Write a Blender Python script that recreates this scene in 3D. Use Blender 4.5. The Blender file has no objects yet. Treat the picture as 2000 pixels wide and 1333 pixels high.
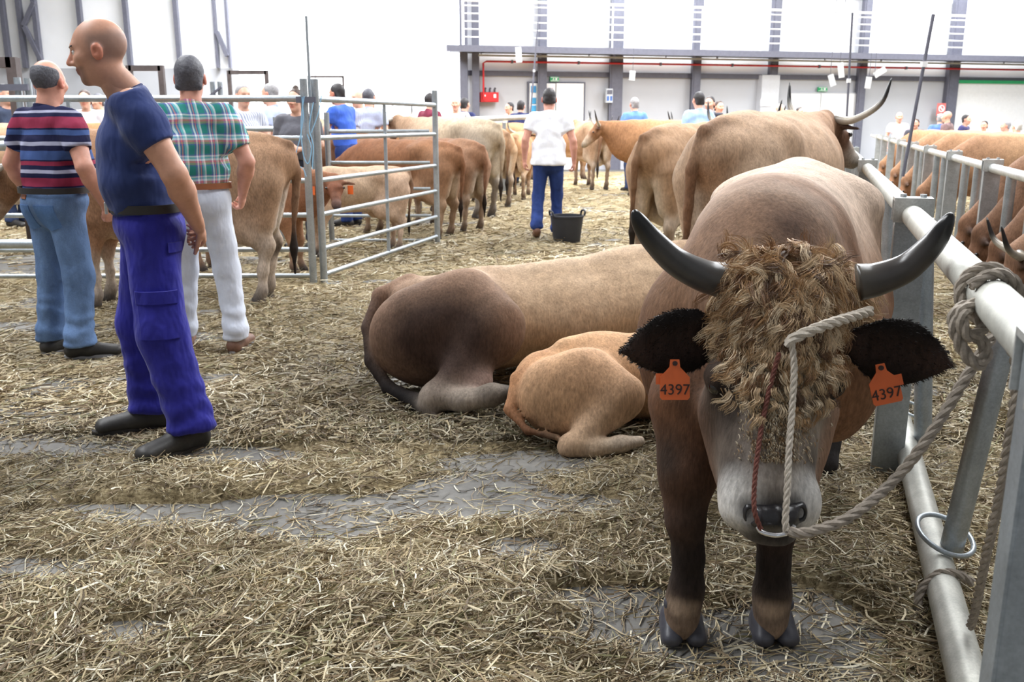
import bpy, bmesh, math, random
import numpy as np
from mathutils import Vector, Matrix

# ------------------------------------------------------------------ camera, world, lights, exposure
scene = bpy.context.scene
COL = scene.collection
FPX, PITCH, CAMH = 1780.0, math.radians(13.5), 1.39      # focal length in pixels of the 2000 px wide frame
cam_data = bpy.data.cameras.new('camera')
cam_data.sensor_width = 36.0
cam_data.lens = FPX / 2000.0 * 36.0
cam_data.clip_end = 200
cam_data.dof.use_dof = True
cam_data.dof.focus_distance = 2.9
cam_data.dof.aperture_fstop = 7.0
cam = bpy.data.objects.new('camera', cam_data)
cam.location = (0, 0, CAMH)
cam.rotation_euler = (math.pi / 2 - PITCH, 0, 0)
COL.objects.link(cam)
scene.camera = cam

world = bpy.data.worlds.new('daylight')
scene.world = world
world.use_nodes = True
wbg = world.node_tree.nodes['Background']
wbg.inputs[0].default_value = (0.93, 0.96, 1.0, 1)
wbg.inputs[1].default_value = 0.27

def sun_lamp():
    l = bpy.data.lights.new('sun', 'SUN'); l.energy = 9.0; l.angle = math.radians(1.0); l.color = (1.0, 0.95, 0.86)
    o = bpy.data.objects.new('sun', l); COL.objects.link(o)
    d = Vector((0.20, -0.42, -1.0))          # light comes through the roof openings from the far side
    o.rotation_euler = d.to_track_quat('-Z', 'Y').to_euler()
    o.location = (0, 30, 20)
sun_lamp()

def area(name, loc, size, energy, target=None, color=(0.95, 0.975, 1.0)):
    l = bpy.data.lights.new(name, 'AREA'); l.shape = 'RECTANGLE'; l.size, l.size_y = size
    l.energy = energy; l.color = color
    o = bpy.data.objects.new(name, l); COL.objects.link(o); o.location = loc
    if target is not None:
        o.rotation_euler = (Vector(target) - Vector(loc)).to_track_quat('-Z', 'Y').to_euler()
    return o
# roof skylight strips (daylight through translucent sheets), all across the hall
area('skylight', (-6.5, 4.5, 8.3), (3.0, 7.0), 900)
area('skylight', (4.0, 5.5, 8.3), (3.0, 7.0), 620)
area('skylight', (-6.5, 14.5, 8.3), (3.0, 9.0), 1500)
area('skylight', (4.0, 15.0, 8.3), (3.0, 9.0), 1500)
area('skylight', (-6.5, 24.5, 8.3), (3.0, 8.0), 1700)
area('skylight', (4.0, 25.0, 8.3), (3.0, 8.0), 1700)
area('skylight', (14.0, 16.0, 8.3), (3.0, 12.0), 1900)
area('skylight', (14.0, 27.0, 8.3), (3.0, 8.0), 1700)

vs = scene.view_settings
vs.view_transform = 'Standard'; vs.look = 'None'; vs.gamma = 1.0; vs.use_curve_mapping = False
vs.exposure = 0.42

# ------------------------------------------------------------------ helpers
_cp, _sp = math.cos(PITCH), math.sin(PITCH)
def W(px, py, y):
    """world point seen at photograph pixel (px, py) at world depth y"""
    u, v = px - 1000.0, 666.5 - py
    dx, dy, dz = u, FPX * _cp + v * _sp, -FPX * _sp + v * _cp
    t = y / dy
    return np.array((dx * t, y, CAMH + dz * t))
def G(px, py, z=0.0):
    """world point at photograph pixel on the level z"""
    u, v = px - 1000.0, 666.5 - py
    dx, dy, dz = u, FPX * _cp + v * _sp, -FPX * _sp + v * _cp
    t = (z - CAMH) / dz
    return np.array((dx * t, dy * t, z))

def lin(c):
    """sRGB 0-255 -> linear"""
    return tuple(((v / 255.0) / 12.92) if v / 255.0 <= 0.04045 else ((v / 255.0 + 0.055) / 1.055) ** 2.4 for v in c)
def lin4(c): return lin(c) + (1.0,)

class Nodes:
    def __init__(self, name):
        self.m = bpy.data.materials.new(name); self.m.use_nodes = True
        self.t = self.m.node_tree; self.n = self.t.nodes
        self.b = self.n['Principled BSDF']
    def add(self, typ, **kw):
        nd = self.n.new(typ)
        for k, v in kw.items():
            if k in nd.inputs.keys(): nd.inputs[k].default_value = v
            else: setattr(nd, k, v)
        return nd
    def link(self, a, b): self.t.links.new(a, b)
    def set(self, **kw):
        for k, v in kw.items():
            self.b.inputs[k.replace('_', ' ')].default_value = v
    def noise(self, scale, detail=4, rough=0.6, vec=None, stretch=None, coord='Object'):
        tc = self.add('ShaderNodeTexCoord')
        mp = self.add('ShaderNodeMapping')
        if stretch: mp.inputs['Scale'].default_value = stretch
        self.link(tc.outputs[coord], mp.inputs['Vector'])
        nz = self.add('ShaderNodeTexNoise'); nz.inputs['Scale'].default_value = scale
        nz.inputs['Detail'].default_value = detail; nz.inputs['Roughness'].default_value = rough
        self.link(mp.outputs[0], nz.inputs['Vector'])
        return nz.outputs['Fac']
    def ramp(self, fac, stops, interp='LINEAR'):
        r = self.add('ShaderNodeValToRGB'); r.color_ramp.interpolation = interp
        el = r.color_ramp.elements
        while len(el) < len(stops): el.new(0.5)
        for e, (p, c) in zip(el, stops): e.position = p; e.color = c if len(c) == 4 else tuple(c) + (1,)
        self.link(fac, r.inputs[0]); return r.outputs['Color']
    def math(self, op, a, b=None, c=None):
        m = self.add('ShaderNodeMath', operation=op)
        for i, v in enumerate((a, b, c)):
            if v is None: continue
            if isinstance(v, (int, float)): m.inputs[i].default_value = v
            else: self.link(v, m.inputs[i])
        return m.outputs[0]
    def mix(self, fac, a, b, blend='MIX'):
        m = self.add('ShaderNodeMix', data_type='RGBA', blend_type=blend)
        for sock, v in ((m.inputs[0], fac), (m.inputs[6], a), (m.inputs[7], b)):
            if isinstance(v, (int, float)): sock.default_value = v
            elif isinstance(v, tuple): sock.default_value = v if len(v) == 4 else v + (1,)
            else: self.link(v, sock)
        return m.outputs[2]
    def bump(self, h, strength=0.3, dist=0.01):
        b = self.add('ShaderNodeBump'); b.inputs['Strength'].default_value = strength; b.inputs['Distance'].default_value = dist
        self.link(h, b.inputs['Height']); self.link(b.outputs[0], self.b.inputs['Normal'])
    def color(self, s): self.link(s, self.b.inputs['Base Color'])

def plain(name, rgb, rough=0.6, metal=0.0, var=0.15, scale=12.0, bump=0.0, spec=0.5):
    """simple procedural material: colour with noise variation"""
    N = Nodes(name); N.set(Roughness=rough, Metallic=metal, Specular_IOR_Level=spec)
    f = N.noise(scale)
    c = lin(rgb)
    N.color(N.ramp(f, [(0.25, tuple(max(0, v * (1 - var)) for v in c)), (0.75, tuple(min(1, v * (1 + var)) for v in c))]))
    if bump: N.bump(f, bump)
    return N.m

_cache = {}
def mat(name, *a, **k):
    if name not in _cache: _cache[name] = plain(name, *a, **k)
    return _cache[name]

def attr_material(name, rough=0.65, var=0.35, scale=60.0, stretch=(1, 1, 0.35), bump=0.25, dist=0.004, spec=0.3, sheen=0.0):
    """coat / skin: vertex colour x object colour x fine fibre noise"""
    N = Nodes(name); N.set(Roughness=rough, Specular_IOR_Level=spec)
    if sheen: N.set(Sheen_Weight=sheen, Sheen_Roughness=0.5)
    at = N.add('ShaderNodeAttribute', attribute_name='Col')
    oi = N.add('ShaderNodeObjectInfo')
    f = N.noise(scale, 5, 0.65, stretch=stretch)
    g = N.noise(5.0, 3, 0.5)
    c = N.mix(1.0, at.outputs['Color'], oi.outputs['Color'], 'MULTIPLY')
    v1 = N.ramp(f, [(0.3, (1 - var,) * 3), (0.7, (1 + var,) * 3)])
    g2 = N.noise(22.0, 4, 0.6, stretch=(1, 1, .6))
    v2 = N.mix(1.0, N.ramp(g, [(0.3, (0.88,) * 3), (0.7, (1.10,) * 3)]), N.ramp(g2, [(0.3, (1 - var * .6,) * 3), (0.7, (1 + var * .5,) * 3)]), 'MULTIPLY')
    c = N.mix(1.0, c, v1, 'MULTIPLY'); c = N.mix(1.0, c, v2, 'MULTIPLY')
    N.color(c); N.bump(f, bump, dist)
    return N.m

def mesh_obj(name, verts, faces, material=None, parent=None, smooth=False, cols=None, loc=None):
    me = bpy.data.meshes.new(name)
    verts = np.asarray(verts, dtype=np.float32).reshape(-1, 3)
    if isinstance(faces, np.ndarray):
        nf, k = faces.shape
        me.vertices.add(len(verts)); me.vertices.foreach_set('co', verts.ravel())
        me.loops.add(nf * k); me.loops.foreach_set('vertex_index', faces.astype(np.int32).ravel())
        me.polygons.add(nf); me.polygons.foreach_set('loop_start', np.arange(0, nf * k, k, dtype=np.int32))
        me.polygons.foreach_set('loop_total', np.full(nf, k, dtype=np.int32))
        me.update(calc_edges=True)
    else:
        me.from_pydata([tuple(map(float, v)) for v in verts], [], faces); me.update()
    if smooth: me.polygons.foreach_set('use_smooth', np.ones(len(me.polygons), dtype=bool))
    if cols is not None: set_cols(me, cols)
    if material: me.materials.append(material)
    o = bpy.data.objects.new(name, me); COL.objects.link(o)
    if parent is not None: o.parent = parent
    if loc is not None: o.location = loc
    return o

def set_cols(me, cols):
    a = me.color_attributes.new('Col', 'FLOAT_COLOR', 'POINT')
    c = np.ones((len(me.vertices), 4), dtype=np.float32); c[:, :3] = cols
    a.data.foreach_set('color', c.ravel())

def thing(name, label, cat, loc=(0, 0, 0), rz=0.0, group=None):
    o = bpy.data.objects.new(name, None); COL.objects.link(o)
    o.empty_display_size = 0.1
    o.location = loc; o.rotation_euler = (0, 0, rz)
    return tag(o, label, cat, group)
def tag(o, label, cat, group=None):
    o['label'] = label; o['category'] = cat
    if group: o['group'] = group
    return o
def struct(o, label=None):
    o['kind'] = 'structure'
    if label: o['label'] = label
    return o

class MB:
    """collects boxes, tubes, prisms into one mesh"""
    def __init__(self): self.v = []; self.f = []
    def raw(self, vs, fs):
        n = len(self.v); self.v += [tuple(map(float, v)) for v in vs]; self.f += [tuple(i + n for i in f) for f in fs]; return self
    def box(self, c, s, rz=0.0, bevel=0.0):
        hx, hy, hz = s[0] / 2, s[1] / 2, s[2] / 2; ca, sa = math.cos(rz), math.sin(rz)
        vs = []
        for z in (-hz, hz):
            for x, y in ((-hx, -hy), (hx, -hy), (hx, hy), (-hx, hy)):
                vs.append((c[0] + x * ca - y * sa, c[1] + x * sa + y * ca, c[2] + z))
        return self.raw(vs, [(0, 3, 2, 1), (4, 5, 6, 7), (0, 1, 5, 4), (1, 2, 6, 5), (2, 3, 7, 6), (3, 0, 4, 7)])
    def bar(self, a, b, w, h, up=(0, 0, 1)):
        """rectangular bar from a to b, w sideways, h along up"""
        a, b = np.array(a, float), np.array(b, float); d = b - a; d /= np.linalg.norm(d)
        s = np.cross(d, up); s /= np.linalg.norm(s); u = np.cross(s, d)
        vs = [p + s * sx * w / 2 + u * sz * h / 2 for p in (a, b) for sx, sz in ((-1, -1), (1, -1), (1, 1), (-1, 1))]
        return self.raw(vs, [(0, 1, 2, 3), (7, 6, 5, 4), (0, 4, 5, 1), (1, 5, 6, 2), (2, 6, 7, 3), (3, 7, 4, 0)])
    def tube(self, pts, r, n=10, caps=True, closed=False):
        pts = [np.array(p, float) for p in pts]; m = len(pts)
        rs = [r] * m if isinstance(r, (int, float)) else list(r)
        vs = []; fs = []; prev = None
        for i, p in enumerate(pts):
            if closed: d = pts[(i + 1) % m] - pts[i - 1]
            else: d = pts[min(i + 1, m - 1)] - pts[max(i - 1, 0)]
            d = d / (np.linalg.norm(d) + 1e-9)
            if prev is None:
                a = np.array((0, 0, 1.0)) if abs(d[2]) < 0.9 else np.array((1.0, 0, 0))
                s = np.cross(d, a)
            else: s = prev - d * prev.dot(d)
            s /= np.linalg.norm(s) + 1e-9; prev = s; u = np.cross(d, s)
            for k in range(n):
                t = 2 * math.pi * k / n
                vs.append(p + (s * math.cos(t) + u * math.sin(t)) * rs[i])
        for i in range(m if closed else m - 1):
            j = (i + 1) % m
            for k in range(n):
                fs.append((i * n + k, i * n + (k + 1) % n, j * n + (k + 1) % n, j * n + k))
        if caps and not closed:
            fs.append(tuple(range(n))[::-1]); fs.append(tuple((m - 1) * n + k for k in range(n)))
        return self.raw(vs, fs)
    def build(self, name, material=None, parent=None, smooth=False, loc=None):
        o = mesh_obj(name, self.v, self.f, material, parent, smooth, loc=loc)
        if smooth:
            try: o.data.set_sharp_from_angle(angle=math.radians(50))
            except Exception: pass
        return o

def spline(pts, n=8):
    """Catmull-Rom through pts (any dimension)"""
    P = [np.array(p, float) for p in pts]; P = [2 * P[0] - P[1]] + P + [2 * P[-1] - P[-2]]
    out = []
    for i in range(1, len(P) - 2):
        for k in range(n):
            t = k / n; a, b, c, d = P[i - 1], P[i], P[i + 1], P[i + 2]
            out.append(0.5 * (2 * b + (c - a) * t + (2 * a - 5 * b + 4 * c - d) * t * t + (3 * b - a - 3 * c + d) * t ** 3))
    out.append(P[-2]); return out

# ---- value noise in numpy
def vnoise(p, seed=0):
    p = np.asarray(p, float); i = np.floor(p).astype(np.int64); f = p - i; f = f * f * (3 - 2 * f)
    def h(ix, iy, iz):
        n = (ix * 374761393 + iy * 668265263 + iz * 2147483647 + seed * 144269) & 0xffffffff
        n = ((n ^ (n >> 13)) * 1274126177) & 0xffffffff
        return ((n ^ (n >> 16)) & 0xffff) / 65535.0
    r = 0.0
    for dx in (0, 1):
        for dy in (0, 1):
            for dz in (0, 1):
                w = (f[:, 0] if dx else 1 - f[:, 0]) * (f[:, 1] if dy else 1 - f[:, 1]) * (f[:, 2] if dz else 1 - f[:, 2])
                r = r + w * h(i[:, 0] + dx, i[:, 1] + dy, i[:, 2] + dz)
    return r * 2 - 1
def fbm(p, seed=0, octv=3):
    p = np.asarray(p, float); r = 0; a = 1.0; s = 0
    for o in range(octv): r = r + a * vnoise(p * 2 ** o, seed + o); s += a; a *= 0.5
    return r / s

# ------------------------------------------------------------------ soft solid modelling: smooth union of tapered limbs -> one continuous skin
class Blob:
    def __init__(self, k=0.05): self.p = []; self.k = k
    def seg(self, a, b, ra, rb, col=None, k=None, L=(1, 0, 0), op='u'):
        """tapered limb a->b; ra, rb radius or (lateral, other) radii; L lateral direction"""
        fa = (ra, ra) if np.isscalar(ra) else ra; fb = (rb, rb) if np.isscalar(rb) else rb
        L = np.array(L, float); L /= np.linalg.norm(L)
        self.p.append(('s', np.array(a, float), np.array(b, float), fa, fb, L, col, self.k if k is None else k, op)); return self
    def chain(self, pts, rad, col=None, k=None, L=(1, 0, 0), op='u'):
        for i in range(len(pts) - 1):
            c = col[i] if isinstance(col, list) else col
            self.seg(pts[i], pts[i + 1], rad[i], rad[i + 1], c, k, L, op)
        return self
    def ell(self, c, r, col=None, k=None, R=None, op='u'):
        r = (r, r, r) if np.isscalar(r) else r
        self.p.append(('e', np.array(c, float), np.array(r, float), R, col, self.k if k is None else k, op)); return self
    @staticmethod
    def dist(pr, X):
        if pr[0] == 's':
            _, a, b, fa, fb, L = pr[:6]
            ab = b - a; l2 = ab.dot(ab)
            q = X - a
            t = np.clip((q @ ab) / l2, 0, 1) if l2 > 1e-12 else np.zeros(len(X))
            q = q - t[:, None] * ab
            ql = q @ L; o2 = np.maximum((q * q).sum(1) - ql * ql, 0)
            r1 = fa[0] + (fb[0] - fa[0]) * t; r2 = fa[1] + (fb[1] - fa[1]) * t
            m = np.sqrt((ql / r1) ** 2 + o2 / r2 ** 2)
            return (m - 1) * np.minimum(r1, r2)
        _, c, r, R = pr[:4]
        q = X - c
        if R is not None: q = q @ R
        k0 = np.sqrt(((q / r) ** 2).sum(1)); k1 = np.sqrt(((q / (r * r)) ** 2).sum(1)) + 1e-9
        return k0 * (k0 - 1) / k1
    def bounds(self, pr, m):
        if pr[0] == 's':
            r = max(max(pr[3]), max(pr[4])); lo = np.minimum(pr[1], pr[2]) - r - m; hi = np.maximum(pr[1], pr[2]) + r + m
        else:
            r = pr[2].max() if pr[3] is not None else pr[2]; lo = pr[1] - r - m; hi = pr[1] + r + m
        return lo, hi
    def mesh(self, h, box=None, smooth=2, cut=None, keep=None, colk=0.02, disp=None):
        """polygonise at voxel size h. cut: list of (point, normal) half-spaces to remove (normal side removed)"""
        los, his = zip(*[self.bounds(p, 2 * h) for p in self.p if p[-1] == 'u'])
        lo, hi = np.min(los, 0), np.max(his, 0)
        if box is not None: lo = np.maximum(lo, box[0]); hi = np.minimum(hi, box[1])
        n = np.ceil((hi - lo) / h).astype(int) + 2
        D = np.full(n, 0.5, dtype=np.float64)
        ax = [lo[i] + h * np.arange(n[i]) for i in range(3)]
        for pr in self.p:
            k = pr[-2]; op = pr[-1]
            a, b = self.bounds(pr, k + 2.5 * h)
            i0 = np.clip(np.floor((a - lo) / h).astype(int), 0, n); i1 = np.clip(np.ceil((b - lo) / h).astype(int) + 1, 0, n)
            if np.any(i1 <= i0): continue
            sl = tuple(slice(i0[i], i1[i]) for i in range(3))
            g = np.meshgrid(*[ax[i][sl[i]] for i in range(3)], indexing='ij')
            X = np.stack([q.ravel() for q in g], 1)
            d = self.dist(pr, X).reshape(g[0].shape); cur = D[sl]
            kk = max(k, 1e-5)
            if op == 'u':
                hh = np.maximum(kk - np.abs(cur - d), 0) / kk
                D[sl] = np.minimum(cur, d) - hh * hh * kk * 0.25
            else:
                hh = np.maximum(kk - np.abs(cur + d), 0) / kk
                D[sl] = np.maximum(cur, -d) + hh * hh * kk * 0.25
        if cut:
            g = np.meshgrid(*ax, indexing='ij')
            for cc in cut:
                p, nn = cc[0], cc[1]
                d = ((g[0] - p[0]) * nn[0] + (g[1] - p[1]) * nn[1] + (g[2] - p[2]) * nn[2]) / np.linalg.norm(nn)
                if len(cc) > 2:
                    near = (g[0] - p[0]) ** 2 + (g[1] - p[1]) ** 2 + (g[2] - p[2]) ** 2 < cc[2] ** 2
                    D = np.where(near, np.maximum(D, d), D)
                else: D = np.maximum(D, d)
        D[0] = D[-1] = 0.5; D[:, 0] = D[:, -1] = 0.5; D[:, :, 0] = D[:, :, -1] = 0.5
        V, Fc = surface_nets(D, lo, h)
        for _ in range(smooth): V = relax(V, Fc, 0.5)
        C = self.colors(V, colk)
        return V, Fc, C
    def colors(self, V, kc=0.02):
        num = np.zeros((len(V), 3)); den = np.full(len(V), 1e-12)
        for pr in self.p:
            col = pr[6] if pr[0] == 's' else pr[4]
            if col is None or pr[-1] != 'u': continue
            w = np.exp(-np.clip(self.dist(pr, V), -0.05, 2) / kc)
            num += w[:, None] * np.array(lin(col)); den += w
        return num / den[:, None]

def surface_nets(D, lo, h):
    S = D < 0
    nx, ny, nz = D.shape
    cnt = np.zeros((nx - 1, ny - 1, nz - 1), dtype=np.int8)
    offs = [(a, b, c) for a in (0, 1) for b in (0, 1) for c in (0, 1)]
    for a, b, c in offs: cnt += S[a:nx - 1 + a, b:ny - 1 + b, c:nz - 1 + c]
    act = np.argwhere((cnt > 0) & (cnt < 8))
    idx = np.full(cnt.shape, -1, dtype=np.int64); idx[tuple(act.T)] = np.arange(len(act))
    val = {o: D[act[:, 0] + o[0], act[:, 1] + o[1], act[:, 2] + o[2]] for o in offs}
    pos = np.zeros((len(act), 3)); num = np.zeros(len(act))
    for o in offs:
        for axx in range(3):
            if o[axx] == 0:
                o2 = list(o); o2[axx] = 1; o2 = tuple(o2)
                va, vb = val[o], val[o2]; m = (va < 0) != (vb < 0)
                t = np.where(m, va / (va - vb + 1e-20), 0)
                p = np.tile(np.array(o, float), (len(act), 1)); p[:, axx] += t
                pos[m] += p[m]; num[m] += 1
    V = lo + h * (act + pos / np.maximum(num, 1)[:, None])
    quads = []
    for axx in range(3):
        b, c = (axx + 1) % 3, (axx + 2) % 3
        s0 = [slice(None)] * 3; s1 = [slice(None)] * 3; s0[axx] = slice(0, -1); s1[axx] = slice(1, None)
        e = np.argwhere(S[tuple(s0)] != S[tuple(s1)])
        e = e[(e[:, b] > 0) & (e[:, c] > 0) & (e[:, b] < D.shape[b] - 1) & (e[:, c] < D.shape[c] - 1)]
        def cell(db, dc):
            q = e.copy(); q[:, b] += db; q[:, c] += dc; return idx[tuple(q.T)]
        q = np.stack([cell(-1, -1), cell(0, -1), cell(0, 0), cell(-1, 0)], 1)
        ins = S[tuple(e.T)]
        q[~ins] = q[~ins][:, ::-1]
        quads.append(q)
    Fq = np.concatenate(quads)
    Fq = Fq[(Fq >= 0).all(1)]
    return V, Fq

def relax(V, Fq, w=0.5):
    s = np.zeros_like(V); n = np.zeros(len(V)); k = Fq.shape[1]
    for i in range(k):
        a, b = Fq[:, i], Fq[:, (i + 1) % k]
        for ax in range(3):
            s[:, ax] += np.bincount(a, V[b, ax], len(V)) + np.bincount(b, V[a, ax], len(V))
        n += np.bincount(a, minlength=len(V)) + np.bincount(b, minlength=len(V))
    return V * (1 - w) + w * s / np.maximum(n, 1)[:, None]

def vnormals(V, Fq):
    a = np.cross(V[Fq[:, 2]] - V[Fq[:, 0]], V[Fq[:, 3]] - V[Fq[:, 1]])
    N = np.zeros_like(V)
    for i in range(4):
        for ax in range(3): N[:, ax] += np.bincount(Fq[:, i], a[:, ax], len(V))
    return N / (np.linalg.norm(N, axis=1)[:, None] + 1e-12)

def join_meshes(parts):
    """[(V,F,C),...] -> one"""
    V = np.concatenate([p[0] for p in parts]); C = np.concatenate([p[2] for p in parts]); F = []; n = 0
    for p in parts: F.append(p[1] + n); n += len(p[0])
    return V, np.concatenate(F), C

def copy_tree(o, parent=None):
    c = o.copy(); COL.objects.link(c); c.parent = parent
    for ch in o.children: copy_tree(ch, c)
    return c

def text_mesh(body, size, extrude=0.0005):
    cu = bpy.data.curves.new('lettering', 'FONT'); cu.body = body; cu.size = size; cu.extrude = extrude
    cu.align_x = 'CENTER'; cu.align_y = 'CENTER'
    o = bpy.data.objects.new('lettering', cu); COL.objects.link(o)
    me = bpy.data.meshes.new_from_object(o.evaluated_get(bpy.context.evaluated_depsgraph_get()))
    bpy.data.objects.remove(o)
    return me
# ------------------------------------------------------------------ materials of the place
def concrete_mat():
    N = Nodes('concrete'); N.set(Roughness=0.75, Specular_IOR_Level=.3)
    a = N.noise(1.3, 6, 0.65); b = N.noise(22, 5, 0.7)
    c = N.ramp(a, [(0.3, lin((84, 82, 79))), (0.55, lin((112, 110, 106))), (0.75, lin((142, 139, 133)))])
    d = N.ramp(b, [(0.3, (0.78,) * 3), (0.7, (1.15,) * 3)])
    N.color(N.mix(1.0, c, d, 'MULTIPLY')); N.bump(b, 0.15, 0.004)
    return N.m
def panel_mat(name, rgb, period=1.0):
    """sheet cladding: flat colour, faint ribs"""
    N = Nodes(name); N.set(Roughness=0.5)
    a = N.noise(0.7, 3, 0.5)
    c = lin(rgb)
    N.color(N.ramp(a, [(0.3, tuple(v * 0.94 for v in c)), (0.7, tuple(min(1, v * 1.05) for v in c))]))
    return N.m
def galv_mat(name='galvanised', rgb=(176, 184, 190), rough=0.42, metal=0.75):
    N = Nodes(name); N.set(Roughness=rough, Metallic=metal)
    a = N.noise(9, 5, 0.7); b = N.noise(140, 3, 0.6)
    c = lin(rgb)
    col = N.ramp(a, [(0.3, tuple(v * 0.72 for v in c)), (0.7, tuple(min(1, v * 1.1) for v in c))])
    N.color(N.mix(1.0, col, N.ramp(b, [(0.3, (0.86,) * 3), (0.7, (1.1,) * 3)]), 'MULTIPLY'))
    N.bump(b, 0.06, 0.002)
    return N.m
M_CONC = concrete_mat()
M_WHITEPANEL = panel_mat('white_cladding', (240, 242, 246))
M_GREYPANEL = panel_mat('grey_cladding', (188, 190, 196))
M_STEEL = mat('grey_steel', (98, 99, 112), 0.5, 0.0, 0.12)
M_DARKSTEEL = mat('dark_steel', (72, 70, 76), 0.5, 0.0, 0.15)
M_WHITE = mat('white_paint', (236, 238, 240), 0.45, 0, 0.05)
M_RED = mat('red_paint', (196, 40, 44), 0.4, 0, 0.1)
M_GREEN = mat('green_paint', (50, 165, 105), 0.4, 0, 0.1)
M_GALV = galv_mat()
M_GALVW = galv_mat('bright_galvanised', (206, 208, 206), 0.36, 0.55)
M_RAIL = galv_mat('old_galvanised', (186, 186, 178), 0.5, 0.35)

# ------------------------------------------------------------------ floor, walls, roof
floor = mesh_obj('floor', [(-30, -4, 0), (34, -4, 0), (34, 44, 0), (-30, 44, 0)], [(0, 1, 2, 3)], M_CONC)
struct(floor)

WA = np.array((-1.38, 27.0)); WB = np.array((17.0, 31.5)); WD = (WB - WA) / np.linalg.norm(WB - WA); WN = np.array((WD[1], -WD[0]))   # WN points to the camera
WYAW = math.atan2(WD[1], WD[0])
def wp(px, py, out=0.0):
    """point on the far wall (moved out towards the hall by `out`) at a pixel"""
    u, v = px - 1000.0, 666.5 - py
    d = np.array((u, FPX * _cp + v * _sp, -FPX * _sp + v * _cp))
    a = WA + WN * out
    t = (a @ WN) / (d[:2] @ WN)
    return np.array((d[0] * t, d[1] * t, CAMH + d[2] * t))
ZJ = wp(1400, 149)[2]           # height where grey sheets end and white ones begin
def wall_box(name, a, b, z0, z1, th, m, parent=None):
    """upright slab between plan points a, b"""
    a = np.array(a, float); b = np.array(b, float); d = (b - a) / np.linalg.norm(b - a); n = np.array((-d[1], d[0])) * th
    vs = [(*p, z) for z in (z0, z1) for p in (a, b, b + n, a + n)]
    return mesh_obj(name, vs, [(0, 3, 2, 1), (4, 5, 6, 7), (0, 1, 5, 4), (1, 2, 6, 5), (2, 3, 7, 6), (3, 0, 4, 7)], m, parent)
WE = WA + WD * 30
wb = wall_box('wall_back', WA, WE, 0, ZJ, 0.25, M_GREYPANEL); struct(wb)
wall_box('upper_cladding', WA - WN * 0.06, WE - WN * 0.06, ZJ, 8.6, 0.19, M_WHITEPANEL, wb)
MB().bar((*(WA + WN * 0.03), ZJ), (*(WE + WN * 0.03), ZJ), 0.10, 0.14).build('rail_strip', M_STEEL, wb)
for px in (1055, 1200, 1357, 1508, 1683, 1862, 2060):
    p = wp(px, 60); w = 0.30 if px in (1200, 1862) else 0.17
    c = p[:2] + WN * 0.16
    MB().box((c[0], c[1], 4.3), (w, 0.26, 8.6), WYAW).box((c[0] + WN[0] * .1, c[1] + WN[1] * .1, 4.3), (w + 0.10, 0.03, 8.6), WYAW).build('steel_column', M_STEEL, wb)
for zz in (5.1, 6.2):
    MB().bar((*(WA + WN * 0.02), zz), (*(WE + WN * 0.02), zz), 0.05, 0.03).build('sheet_seam', M_GREYPANEL, wb)

# wall on the left and the bright glazed bay next to it
YL = 30.0
xl0, xl1 = W(-260, 60, YL)[0], W(462, 60, YL)[0]
wl = wall_box('wall_left', (xl0, YL), (xl1, YL), 3.05, 8.6, 0.2, M_WHITEPANEL); struct(wl)
wall_box('plinth_wall', (xl0, YL - 0.02), (xl1, YL - 0.02), 0, 3.05, 0.24, M_GREYPANEL, wl)
MB().bar((xl0, YL - .06, 6.28), (xl1, YL - .06, 6.28), 0.04, 0.04).build('sheet_seam', M_STEEL, wl)
for px in (8, 40, 70, 157, 247, 345, 420, 444):
    q = W(px, 40, YL - 0.2)
    MB().box((q[0], YL - 0.2, 5.8), (0.13 if px < 400 else 0.08, 0.18, 5.5)).build('steel_column', M_STEEL, wl)
for (a, b) in (((66, 5), (46, 50)), ((48, 52), (82, 122)), ((424, 62), (444, 110))):
    MB().bar(W(*a, YL - .3), W(*b, YL - .3), 0.12, 0.14, (0, 1, 0)).build('brace', M_STEEL, wl)

N = Nodes('daylight_glazing'); N.set(Roughness=0.5); N.b.inputs['Base Color'].default_value = (0.9, 0.92, 0.95, 1)
N.b.inputs['Emission Color'].default_value = (0.96, 0.98, 1.0, 1); N.b.inputs['Emission Strength'].default_value = 2.6
M_GLAZ = N.m
xw1 = WA[0] - 0.02
win = MB(); struct(win.box(((xl1 + xw1) / 2, YL, 4.3), (xw1 - xl1, 0.06, 8.6)).build('window_1', M_GLAZ))
M_PALE = mat('pale_mullion', (232, 236, 244), 0.5, 0, 0.03)
for i in range(1, 6):
    x = xl1 + (xw1 - xl1) * i / 6
    MB().box((x, YL - 0.06, 4.3), (0.07, 0.06, 8.6)).build('window_frame', M_PALE, bpy.data.objects['window_1'])
wr = wall_box('wall_return', (xw1 + 0.02, YL + 0.1), WA, 0, 8.6, 0.25, M_WHITEPANEL); struct(wr)
cp = wp(905, 60, 0.3)
MB().box((cp[0], cp[1], 4.3), (0.22, 0.22, 8.6)).box((cp[0] + .33, cp[1] + .1, 4.3), (0.2, 0.2, 8.6)).build('corner_column', M_STEEL, wb)

# roof: slabs with open roof lights between them (sun falls through two of them)
def slab(name, x0, x1, y0, y1, parent=None):
    return MB().box(((x0 + x1) / 2, (y0 + y1) / 2, 8.8), (x1 - x0, y1 - y0, 0.2)).build(name, M_GREYPANEL, parent)
ceil = slab('ceiling', -30, 34, -4, 23.2); struct(ceil)
slab('roof_sheet', -30, -0.8, 23.2, 29.6, ceil); slab('roof_sheet', 7.0, 9.0, 23.2, 29.6, ceil); slab('roof_sheet', 18.0, 34, 23.2, 29.6, ceil)
slab('roof_sheet', -30, 34, 29.6, 44, ceil)

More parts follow.
